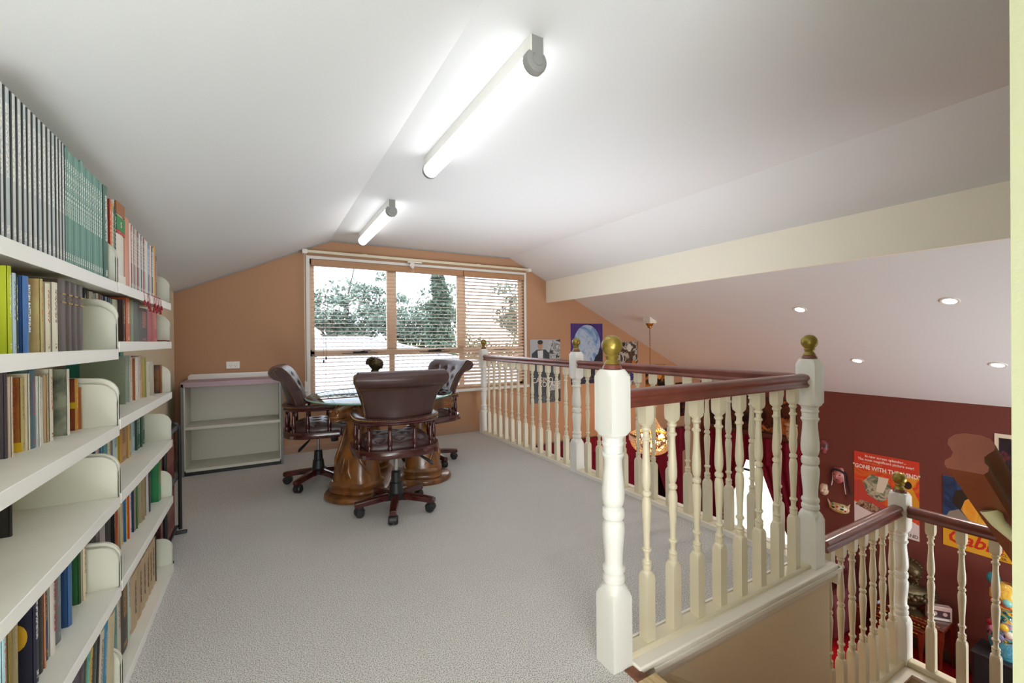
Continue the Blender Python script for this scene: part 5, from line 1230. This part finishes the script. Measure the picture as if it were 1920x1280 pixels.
p = poster('orange and red poster lettered GONE WITH THE WIND on the oxblood wall', 'r', 2.16, 2.835, -1.32, -0.345, blotch_mat('print_fire', ['d8352a', 'e04a2a', 'e2702a', 'd8302a', 'f0a030'], 3.2, 6.0, stretch=(1, 1, 1)))
patch(p, 'print_band', [(0, 0.8), (1, 0.8), (1, 1), (0, 1)], pm('d9402c'), 0.0006)
patch(p, 'print_band', [(0, 0), (1, 0), (1, 0.2), (0.8, 0.26), (0.6, 0.2), (0.4, 0.28), (0.2, 0.24), (0, 0.3)], pm('eadfe0'), 0.0006)
patch(p, 'picture', [(0.2, 0.42), (0.15, 0.6), (0.28, 0.72), (0.5, 0.7), (0.6, 0.6), (0.52, 0.42), (0.36, 0.34)], blotch_mat('print_green_dress', ['4a5a44', '7a8468', 'c9c2aa', '5a6650'], 7, 3.0), 0.0008)
patch(p, 'picture', [(0.36, 0.5), (0.4, 0.71), (0.56, 0.71), (0.52, 0.6), (0.47, 0.5)], pm('e6dcc8'), 0.001)
patch(p, 'picture', [(0, 0.34), (0, 0.6), (0.12, 0.62), (0.22, 0.44), (0.55, 0.33), (0.5, 0.26), (0.2, 0.3)], pm('c94a3e'), 0.0011); patch(p, 'picture', [(0.78, 0.3), (0.74, 0.62), (0.9, 0.66), (1, 0.5), (1, 0.3)], pm('e2a02c'), 0.0008)
patch(p, 'figure', ellipse(0.84, 0.68, 0.06, 0.05), pm('2a1c1a'), 0.0012); patch(p, 'figure', ellipse(0.78, 0.66, 0.05, 0.045), pm('b5744e'), 0.0011)
patch(p, 'picture', [(0.02, 0.26), (0.1, 0.34), (0.3, 0.33), (0.5, 0.27), (0.3, 0.2)], blotch_mat('print_crowd', ['5a3a2c', 'c9a488', '3a2a24', 'd8c8b8'], 14, 2.0), 0.0013)
ptext(p, 'In new screen splendor...', 0.047, 'f6ece0', 0.5, 0.955, 0.9, 0.0006); ptext(p, 'The most magnificent picture ever!', 0.047, 'f6ece0', 0.5, 0.905, 0.88, 0.0006)
ptext(p, 'DAVID O. SELZNICK\'S', 0.022, 'e8a83a', 0.30, 0.862); ptext(p, '"GONE WITH THE WIND"', 0.075, 'f6ece0', 0.5, 0.80, 0.80, 0.0018)
ptext(p, 'LAND', 0.06, '2a2422', 0.88, 0.045, 0.9)
p = poster('blue and yellow poster lettered Gable, partly behind the wall handrail', 'r', 1.40, 1.945, -1.26, -0.44, pm('e2a82c'))
patch(p, 'picture', [(0, 0.24), (1, 0.28), (1, 1), (0, 1)], blotch_mat('print_night_blue', ['24406a', '2c4f80', '1a2c4c', '35598c'], 1.5, 2.0), 0.0006)
patch(p, 'figure', [(0.0, 0.34), (0.1, 0.5), (0.25, 0.56), (0.5, 0.36), (0.7, 0.26), (0.0, 0.24)], pm('8c8478'), 0.0008)
patch(p, 'figure', [(0.28, 0.56), (0.3, 0.7), (0.42, 0.78), (0.62, 0.74), (0.72, 0.6), (0.76, 0.44), (0.66, 0.34), (0.5, 0.36), (0.38, 0.46)], blotch_mat('print_orange_face', ['c9601c', 'e8982c', 'f0b040', '5a2c18'], 3, 7.0), 0.001)
patch(p, 'figure', [(0.14, 0.66), (0.2, 0.82), (0.36, 0.86), (0.46, 0.78), (0.34, 0.7), (0.28, 0.56), (0.2, 0.58)], pm('2c241e'), 0.0012)
ptext(p, 'Gable', 0.20, 'c8301e', 0.46, 0.15, 0.95, 0.004, shear=0.3)
ptext(p, 'CL', 0.04, '2a2422', 0.9, 0.085); ptext(p, 'SIL', 0.04, '2a2422', 0.9, 0.035)
p = poster('small dark framed print at the right edge above the yellow poster', 'r', 1.2, 1.525, -0.42, 0.13, pm('e8dcc4'))
patch(p, 'picture', [(0.1, 0.08), (0.9, 0.08), (0.9, 0.92), (0.1, 0.92)], blotch_mat('print_dark_red_art', ['17131a', '2a2030', 'a83230', '1a1620'], 5, 9.0), 0.001)

# masks on the oxblood wall
def mask(label, y, z, w, h, m, kind):
    t = thing('wall_mask', label, 'mask', (XR, y, z), -PI/2, group='masks hanging on the oxblood wall')
    rs = []
    for j in range(11):
        v = -1 + 2*j/10; ww = w*math.sqrt(max(0.02, 1 - abs(v)**2.4*(0.9 if v < 0 else 0.6)))
        rs.append([(ww*math.sin(a), -0.06*math.cos(a)*math.sqrt(max(0.05, 1-v*v*0.8)), v*h) for a in [(-PI/2 + PI*i/12) for i in range(13)]])
    f = MB().rings(rs).build('face', m, t, sharp=80)
    d = MB()
    for s in (-1, 1): d.sphere((s*w*0.4, -0.052, h*0.12), w*0.24, 10, 6, (1, 0.25, 0.4))
    if kind != 'eyes': d.sphere((0, -0.055, -h*0.5), w*0.26, 10, 6, (1.3, 0.3, 0.3))
    d.build('eye_hole', m_black, t)
    if kind != 'eyes': MB().rings([[(-0.008, -0.055, h*0.1), (0, -0.065, h*0.12), (0.008, -0.055, h*0.1)], [(-0.014, -0.056, -h*0.2), (0, -0.085, -h*0.2), (0.014, -0.056, -h*0.2)]]).build('nose', m, t)
    return t
m_bone = mat('bone_mask', 'd2b48c', 0.5); m_pink = mat('pink_mask', 'cf8f8c', 0.45, col2='a04a50', vscale=12)
k1 = mask('bone coloured wooden face mask beside the crimson valance', 3.64, -0.25, 0.085, 0.15, m_bone, 'face')
MB().sphere((0, -0.02, 0.12), 0.1, 14, 8, (0.95, 0.6, 0.35)).build('brow_cap', m_bone, k1)
mask('small dark mask half hidden behind the corner newel post', 3.20, -0.37, 0.06, 0.10, mat('dark_mask', '2a1a1a', 0.4, col2='a05050', vscale=14), 'face')
mask('small pale mask low behind the corner newel post', 3.20, -0.98, 0.055, 0.08, mat('pale_mask', 'd8bca4', 0.5), 'face')
k2 = mask('pink mask with black and white ribbons on the oxblood wall', 3.02, -0.73, 0.075, 0.11, m_pink, 'face')
for i, (x, l, c) in enumerate(((-0.085, 0.25, '1c1416'), (-0.07, 0.2, '5a1a2a'), (-0.055, 0.16, 'e9e4de'), (0.06, 0.24, 'e9e4de'), (0.075, 0.3, '5a1a2a'), (0.09, 0.2, '1c1416'), (0.10, 0.24, '1c1416'))):
    MB().tube([(x*0.8, -0.02, 0.07), (x*1.1, -0.03, 0.02), (x*1.25, -0.02, -l*0.5), (x*1.5, -0.015, -l)], 0.005, 6).build('ribbon', mat('ribbon_' + c, c, 0.6), k2)
MB().tube([(-0.08, -0.03, 0.05), (-0.04, -0.06, 0.085), (0.04, -0.06, 0.085), (0.08, -0.03, 0.05)], 0.014, 8).build('headband', m_black, k2)
k3 = mask('jewelled white and gold eye mask on the oxblood wall', 3.015, -1.19, 0.12, 0.065, mat('white_gold_mask', 'e8dfcc', 0.35, col2='c9a23a', vscale=16), 'eyes')
for s in (-1, 1): MB().rings([[(s*0.08, -0.03, 0.03), (s*0.12, -0.02, 0.02), (s*0.11, -0.03, 0.0)], [(s*0.135, -0.02, 0.1), (s*0.14, -0.018, 0.1), (s*0.138, -0.022, 0.095)]]).build('point', mat('white_gold_mask', 'x'), k3)
for x, z, c in ((0, 0.03, 'c02030'), (-0.06, 0.045, '2a8a4a'), (0.06, 0.045, '2a8a4a'), (0.09, -0.01, 'c02030'), (-0.09, -0.01, 'c9a23a')): MB().sphere((x, -0.062 + abs(x)*0.25, z), 0.013, 8, 6).build('jewel', mat('jewel_' + c, c, 0.15), k3)

# ---------------------------------------------------------------- furniture in the room below
m_mar = mat('maroon_velvet', '5c1822', 0.75, var=0.25, vscale=8)
ac = thing('armchair', 'maroon upholstered armchair on the red carpet below', 'armchair', (6.42, 3.12, ZG), group=None)
def pillow(mb, x0, x1, y0, y1, z0, z1, r=0.05):
    cx, cy = (x0+x1)/2, (y0+y1)/2; rs = []
    for k in range(7):
        a = -PI/2 + PI*k/6; ins = r*(1-math.cos(a)); zz = (z0+z1)/2 + ((z1-z0)/2)*math.sin(a)
        ring = []
        for j in range(32):
            t_ = 2*PI*j/32; u = math.copysign(abs(math.cos(t_))**0.35, math.cos(t_)); v = math.copysign(abs(math.sin(t_))**0.35, math.sin(t_))
            ring.append((cx + u*((x1-x0)/2-ins), cy + v*((y1-y0)/2-ins), zz))
        rs.append(ring)
    return mb.rings(rs)
pillow(MB(), -0.36, 0.42, -0.40, 0.40, 0.04, 0.40).build('base', m_mar, ac); pillow(MB(), -0.38, 0.25, -0.27, 0.27, 0.36, 0.52).build('seat_cushion', m_mar, ac)
pillow(MB(), 0.16, 0.46, -0.42, 0.42, 0.35, 0.80, 0.08).build('backrest', m_mar, ac); pillow(MB(), 0.12, 0.40, -0.38, 0.38, 0.72, 0.96, 0.1).build('headroll', m_mar, ac)
for s in (-1, 1): pillow(MB(), -0.38, 0.30, min(s*0.28, s*0.48), max(s*0.28, s*0.48), 0.1, 0.64, 0.07).build('armrest', m_mar, ac)
for sx in (-0.3, 0.38):
    for sy in (-0.33, 0.33): MB().lathe([(0, 0.018), (0.045, 0.028)], sx, sy, 10).build('foot', m_mahog, ac)
pt = MB().rings([[(6.52 + rr*math.cos(2*PI*j/12)*0.8, 2.93 + rr*math.sin(2*PI*j/12), ZG + z) for j in range(12)] for z, rr in ((0.79, 0.03), (0.85, 0.055), (0.90, 0.045), (0.93, 0.05), (0.96, 0.025))]).build('ornament', mat('white_ornament', 'e8ddd6', 0.5), None)
tag(pt, 'small white ornament resting on the maroon armchair', 'ornament')
pt.location = (0, 0, -0.0)
m_inlay = mat('inlaid_mahogany', '6b2a18', 0.22, var=0.3, vscale=9, coat=0.6); m_gilt = mat('gilt_inlay', 'd8a53a', 0.3, metal=0.6)
def occasional(name, label, cat, x0, x1, y0, y1, h, group=None, inner=()):
    t = thing(name, label, cat, ((x0+x1)/2, (y0+y1)/2, ZG), group=group); w, d = (x1-x0)/2, (y1-y0)/2
    MB().box(-w, w, -d, d, h-0.022, h).build('table_top', m_inlay, t, bevel=0.005)
    MB().box(-w+0.02, w-0.02, -d+0.02, d-0.02, h-0.07, h-0.022).build('apron', m_inlay, t)
    for sx in (-1, 1):
        for sy in (-1, 1):
            MB().rings([[(sx*(w-0.035) + sx*o + a*r, sy*(d-0.035) + sy*o + b*r, z) for a, b in ((-1,-1),(1,-1),(1,1),(-1,1))] for z, r, o in ((0, 0.012, 0.015), (0.03, 0.011, 0.01), (0.15, 0.010, 0), (h*0.6, 0.016, 0.004), (h-0.1, 0.022, 0.012), (h-0.03, 0.024, 0.004))]).build('leg', m_inlay, t, sharp=50)
    g = MB()
    random.seed(len(label))
    for k in range(16): yy = -d + 0.06 + (2*d-0.12)*k/15; g.sphere((-w+0.06+random.uniform(-.012,.012), yy, h), 0.011, 6, 4, (1, 1.5, 0.12)).sphere((w-0.07, yy, h), 0.008, 6, 4, (1, 1.4, 0.12)).sphere((-w, yy, h-0.045), 0.009, 6, 4, (0.15, 1.5, 0.8))
    g.build('inlay', m_gilt, t); return t
occasional('nest_table', 'largest inlaid mahogany nesting table carrying the bust', 'side table', 6.50, 6.92, 1.82, 2.50, 0.58, 'nest of inlaid tables below')
occasional('nest_table', 'middle inlaid nesting table tucked under the largest one', 'side table', 6.44, 6.84, 1.97, 2.46, 0.50, 'nest of inlaid tables below')
occasional('nest_table', 'smallest inlaid nesting table, innermost of the nest', 'side table', 6.38, 6.76, 2.06, 2.42, 0.42, 'nest of inlaid tables below')
occasional('side_table', 'dark wooden side table between the maroon armchair and the nest of tables', 'side table', 6.45, 6.80, 2.58, 2.88, 0.46)
bust('bronze bust of a woman with a ruffled collar on the inlaid table below', 6.66, 2.15, ZG+0.58, 0.60, -0.75, True).scale = (1.2, 1.2, 1.0)
cs_ = thing('cassette_player_ornament', 'oversized silver cassette shaped ornament at the right end of the inlaid table', 'ornament', (6.74, 1.93, ZG+0.58), -0.9)
MB().box(-0.11, 0.11, -0.035, 0.035, 0.0, 0.16).build('case', mat('silver_pink_plastic', 'cbb3ac', 0.3), cs_, bevel=0.006)
MB().box(-0.09, 0.09, -0.0375, -0.035, 0.035, 0.115).build('window', mat('smoky_plastic', '4a3c3e', 0.15), cs_)
for s in (-1, 1): MB().rings([[(s*0.045 + rr*math.cos(2*PI*j/16), yy, 0.08 + rr*math.sin(2*PI*j/16)) for j in range(16)] for yy, rr in ((-0.0375, 0.022), (-0.042, 0.02))]).build('reel', mat('silver_pink_plastic', 'x'), cs_)
MB().box(-0.08, 0.08, -0.038, -0.035, 0.008, 0.028).build('label_strip', m_white, cs_)
wb = tag(MB().box(-0.05, 0.05, -0.004, 0.004, 0, 0.03).build('name_card', mat('pale_blue_card', 'b9c4d8', 0.5), None, loc=(6.54, 2.41, ZG+0.581)), 'small pale card lying at the left of the bust', 'card')
bx = thing('pedestal_box', 'black speaker box standing against the oxblood wall, under the painted figure', 'box', (6.76, 1.40, ZG))
MB().box(-0.17, 0.17, -0.22, 0.22, 0.0, 0.45).build('cabinet', mat('black_ash', '211f22', 0.55, bump=0.2), bx, bevel=0.004); MB().box(-0.18, 0.18, -0.23, 0.23, 0.45, 0.47).build('top', mat('charcoal_top', '2f3033', 0.5), bx, bevel=0.004)
MB().box(-0.178, -0.17, -0.2, 0.2, 0.03, 0.43).build('grille', mat('black_cloth', '161416', 0.9), bx)
# painted figure
fg = thing('painted_figure', 'tall hand painted multicoloured ceramic figure on the black box', 'sculpture', (6.74, 1.40, ZG+0.47))
F = lambda c: mat('glaze_' + c, c, 0.2)
def seg(name, prof, m, cx=0, cy=0): return MB().lathe(prof, cx, cy, 24).build(name, m, fg)
seg('lower_body', [(0, 0.085), (0.02, 0.10), (0.12, 0.125), (0.20, 0.135)], blotch_mat('glaze_blue', ['3f9ab8', '5fc0d8', '2a7a9c', '88d0e0'], 18, 1.0, stretch=(1, 1, 4), rough=0.2))
seg('middle_body', [(0.20, 0.135), (0.26, 0.14), (0.33, 0.13), (0.40, 0.105)], blotch_mat('glaze_mix', ['181418', '8a8fb0', 'c04a6a', '3fb0b0', '181418', 'e0c040'], 12, 2.0, rough=0.2))
seg('upper_body', [(0.40, 0.105), (0.44, 0.085), (0.50, 0.08), (0.54, 0.095)], blotch_mat('glaze_warm', ['c02a20', 'e0b030', '2a9a90', '181418', 'e8e0d0'], 14, 3.0, rough=0.2))
seg('head', [(0.54, 0.095), (0.60, 0.12), (0.68, 0.12), (0.74, 0.09), (0.78, 0.04)], blotch_mat('glaze_yellow', ['e8c050', 'e0a030', 'f0d880', 'c0602a'], 7, 5.0, rough=0.2))
for s, c in ((-1, '4aa8a0'), (1, '2f8f9a')): MB().sphere((0.0, s*0.09, 0.79), 0.055, 14, 10, (0.7, 1, 1.2)).build('ear', F(c), fg)
for i, (a, z, c) in enumerate(((2.6, 0.30, 'd890b0'), (3.0, 0.25, '7a86a8'), (2.3, 0.35, '8a2030'), (3.5, 0.30, 'e8e0d0'), (3.9, 0.24, '2a9a3a'), (3.2, 0.36, 'e0c040'), (4.2, 0.34, 'c8301e'), (3.4, 0.62, '8ad0d0'), (2.7, 0.60, 'c8502a'))): MB().sphere((0.125*math.cos(a), 0.125*math.sin(a), z), 0.038, 12, 8, (0.7, 1, 1)).build('boss', F(c), fg)
MB().tube([(0.02, -0.13, 0.0), (-0.02, -0.16, 0.1), (-0.02, -0.15, 0.25)], [0.05, 0.045, 0.02], 12).build('tail', F('2f9a3f'), fg)
for i in range(4):
    for j in range(3):
        if (i+j) % 2: a = 2.75 + 0.14*j; MB().box(-0.012, 0.012, -0.009, 0.009, 0.34+0.022*i, 0.362+0.022*i).build('check', m_black, fg, loc=(0.125*math.cos(a), 0.125*math.sin(a), 0))

# ---------------------------------------------------------------- outdoors
m_grass = mat('lawn', 'ccd0b4', 0.95, col2='b3ba94', vscale=2)
struct('ground', MB().box(-60, 60, YB+0.3, 120, ZG-0.5, ZG-0.4).box(XR+0.3, 60, -40, YB+0.3, ZG-0.5, ZG-0.4), m_grass)
nb = thing('neighbouring_house', 'low neighbouring house with a pale corrugated hipped roof outside the window', 'house', (0, 13, 0))
m_roof = mat('pale_corrugated_roof', 'b0b3ba', 0.5); m_hw = mat('house_cream_wall', 'd8cfb8', 0.8)
E0, E1, R0_, R1_, YE, YR, ZE, ZR = -14.0, 7.6, -12.0, 3.6, -2.4, 5.2, -0.05, 1.30
mb = MB(); nr = 130
for i in range(nr):      # standing corrugations on the near pitch
    xa, xb = E0 + (E1-E0)*i/nr, E0 + (E1-E0)*(i+1)/nr
    ta = (i+0.5)/nr; xt = min(xa, R1_)
    def top(x): return (x, YR, ZR) if x <= R1_ else (x, YR - (x-R1_)/(E1-R1_)*(YR-YE), ZR - (x-R1_)/(E1-R1_)*(ZR-ZE))
    w = (xb-xa)
    for u0_, u1_, dz in ((0, 0.72, 0.0), (0.72, 1.0, 0.045)):
        a_, b_ = xa + w*u0_, xa + w*u1_; ta_, tb2 = top(a_), top(b_)
        mb.add([(a_, YE, ZE+dz), (b_, YE, ZE+dz), (tb2[0], tb2[1], tb2[2]+dz), (ta_[0], ta_[1], ta_[2]+dz), (a_, YE, ZE-0.03), (b_, YE, ZE-0.03), (tb2[0], tb2[1], tb2[2]-0.03), (ta_[0], ta_[1], ta_[2]-0.03)],
               [(0,1,2,3),(0,4,5,1),(1,5,6,2),(2,6,7,3),(3,7,4,0)])
o = mb.build('roof', m_roof, nb, sharp=10)
MB().add([(E1, YE, ZE), (E1, 2*YR-YE, ZE), (R1_, YR, ZR)], [(0,1,2)]).build('roof_hip', m_roof, nb)
MB().tube([(E0, YR, ZR+0.04), (R1_, YR, ZR+0.04), (E1, YE, ZE+0.05)], 0.07, 6).build('ridge_cap', m_roof, nb)
MB().box(E0, E1, YE-0.12, YE, ZE-0.14, ZE+0.03).build('gutter', mat('pale_blue_gutter', 'aeb9c2', 0.4), nb)
MB().box(E0+0.5, E1-0.5, YE+0.5, 2*YR-YE-0.5, ZG-0.4, ZE-0.02).build('walls', m_hw, nb)
for i in range(7):
    x = -4.2 + i*1.5
    f = MB().box(x, x+0.85, YE+0.42, YE+0.5, -0.95, -0.22).build('window', m_case, nb); MB().box(x+0.06, x+0.79, YE+0.40, YE+0.42, -0.89, -0.28).build('pane', mat('dark_house_glass', '3a4048', 0.1), f)
MB().tube([(0.9, 1.2, 0.6), (0.9, 1.2, 1.15)], 0.02, 5).tube([(0.9, 1.2, 1.05), (1.3, 0.9, 0.75)], 0.02, 5).build('aerial', m_tubeblk, nb)
m_leafA = mat('eucalypt_leaf', '849688', 0.6, col2='53685f', vscale=1.2); m_leafB = mat('cypress_leaf', '5a7560', 0.7, col2='33493d', vscale=1.5); m_leafC = mat('shrub_leaf', '6d7f4c', 0.6, col2='3f5230', vscale=1.2)
m_bark = mat('grey_bark', '5a544e', 0.9, col2='3a3632', vscale=3)
def leaves(clumps, n, size, rng):
    mb = MB()
    for c, r, sc in clumps:
        for _ in range(n):
            d = Vector((rng.gauss(0,1), rng.gauss(0,1), rng.gauss(0,1))).normalized() * r * rng.uniform(0.45, 1.0)
            p = Vector(c) + Vector((d.x*sc[0], d.y*sc[1], d.z*sc[2])); a = Vector((rng.uniform(-1,1), rng.uniform(-1,1), rng.uniform(-1,1))).normalized()*size; b = a.cross(Vector((rng.uniform(-1,1), rng.uniform(-1,1), 1))).normalized()*size*0.45
            mb.add([p-a, p+b, p+a, p-b], [(0,1,2,3)])
    return mb
def tree(label, x, y, h, crown, seed, m, size=0.16, n=130, group='trees beyond the neighbouring roof', trunk=True, name='tree'):
    rng = random.Random(seed); t = thing(name, label, 'tree', (x, y, ZG-0.4), group=group); cl = []
    if trunk:
        mb = MB(); top = Vector((0.2, 0, h*0.42)); mb.tube([(0,0,0), (0.1, 0, h*0.25), top], [0.2, 0.16, 0.12], 8)
        for k in range(11):
            a = 2*PI*k/11 + rng.uniform(-.3,.3); l = h*rng.uniform(0.3, 0.52); e = top + Vector((math.cos(a)*l*0.62, math.sin(a)*l*0.5, l*rng.uniform(0.55, 1.0))); st_ = Vector((0.1, 0, h*rng.uniform(0.28, 0.42)))
            mid = (st_ + e)/2 + Vector((rng.uniform(-.3,.3), 0, rng.uniform(0.0, 0.4))); mb.tube([st_, mid, e], [0.09, 0.055, 0.015], 6)
            for q in range(6):
                e2 = e.lerp(st_, rng.uniform(0, 0.6)) + Vector((rng.uniform(-1,1), rng.uniform(-1,1), rng.uniform(0,0.9)))*h*0.1; mb.tube([e.lerp(st_, 0.4), e2], [0.03, 0.008], 5); cl.append((e2, crown*rng.uniform(0.6, 1.1), (1.3, 1.1, 0.55)))
        mb.build('trunk', m_bark, t)
    else:
        MB().tube([(0,0,0), (0,0,h*0.7)], [0.15, 0.04], 6).build('trunk', m_bark, t)
        for k in range(26): zz = h*(0.05 + 0.93*k/25); cl.append(((rng.uniform(-.15,.15), rng.uniform(-.15,.15), zz), crown*(1 - 0.75*(k/25)**2.2), (1, 1, 0.7)))
    o = leaves(cl, n, size, rng).build('foliage', m, t); o['kind'] = 'stuff'
tree('spreading gum tree with bare grey limbs rising behind the pale roof', 2.9, 21.5, 8.2, 0.62, 1, m_leafA, 0.13, 70)
tree('gum tree standing behind the middle pane, left of the cypress', 7.2, 23.5, 8.0, 0.7, 2, m_leafA, 0.14, 80)
tree('tall dense dark green cypress outside the middle pane', 6.3, 17.2, 7.5, 0.85, 3, m_leafB, 0.09, 520, trunk=False)
tree('gum tree beyond the right hand blind', 13.5, 20.5, 8.6, 0.8, 4, m_leafA, 0.15, 90)
tree('gum tree at the left edge of the window view', -1.2, 24.5, 7.6, 0.75, 6, m_leafA, 0.15, 80)
for i, (x, y, r, w) in enumerate(((-2.5, 22.5, 1.0, 'left end'), (0.4, 23.2, 1.2, 'second from left'), (3.6, 24.5, 1.1, 'middle'), (6.4, 22.8, 1.2, 'under the gum tree'), (9.3, 21.5, 1.2, 'right of the cypress'), (12.3, 18.5, 1.3, 'right end'))):
    rng = random.Random(20+i); t = thing('shrub', f'bushy green shrub behind the pale roof, {w} of the row', 'shrub', (x, y, ZG-0.4), group='shrubs behind the roof')
    o = leaves([((rng.uniform(-1.2,1.2), rng.uniform(-.5,.5), 1.2 + rng.uniform(0, 2.9)), r, (1.3, 1, 0.9)) for _ in range(9)], 240, 0.13, rng).build('foliage', m_leafC, t); o['kind'] = 'stuff'
    MB().tube([(0,0,0), (0,0,3.2)], 0.08, 6).build('trunk', m_bark, t)
for i, (x, y, w) in enumerate(((14.5, 6.0, 'outside the lower right window'), (13.0, 3.0, 'right of the first, outside the lower right window'), (8.5, 12.0, 'outside the lower window behind the chandelier'))):
    rng = random.Random(40+i); t = thing('shrub', f'light green garden bush {w}', 'shrub', (x, y, ZG-0.4), group='garden bushes')
    o = leaves([((rng.uniform(-.8,.8), rng.uniform(-.8,.8), 0.5 + rng.uniform(0, 1.3)), 0.6, (1.2, 1.2, 0.9)) for _ in range(7)], 200, 0.09, rng).build('foliage', m_leafC, t); o['kind'] = 'stuff'
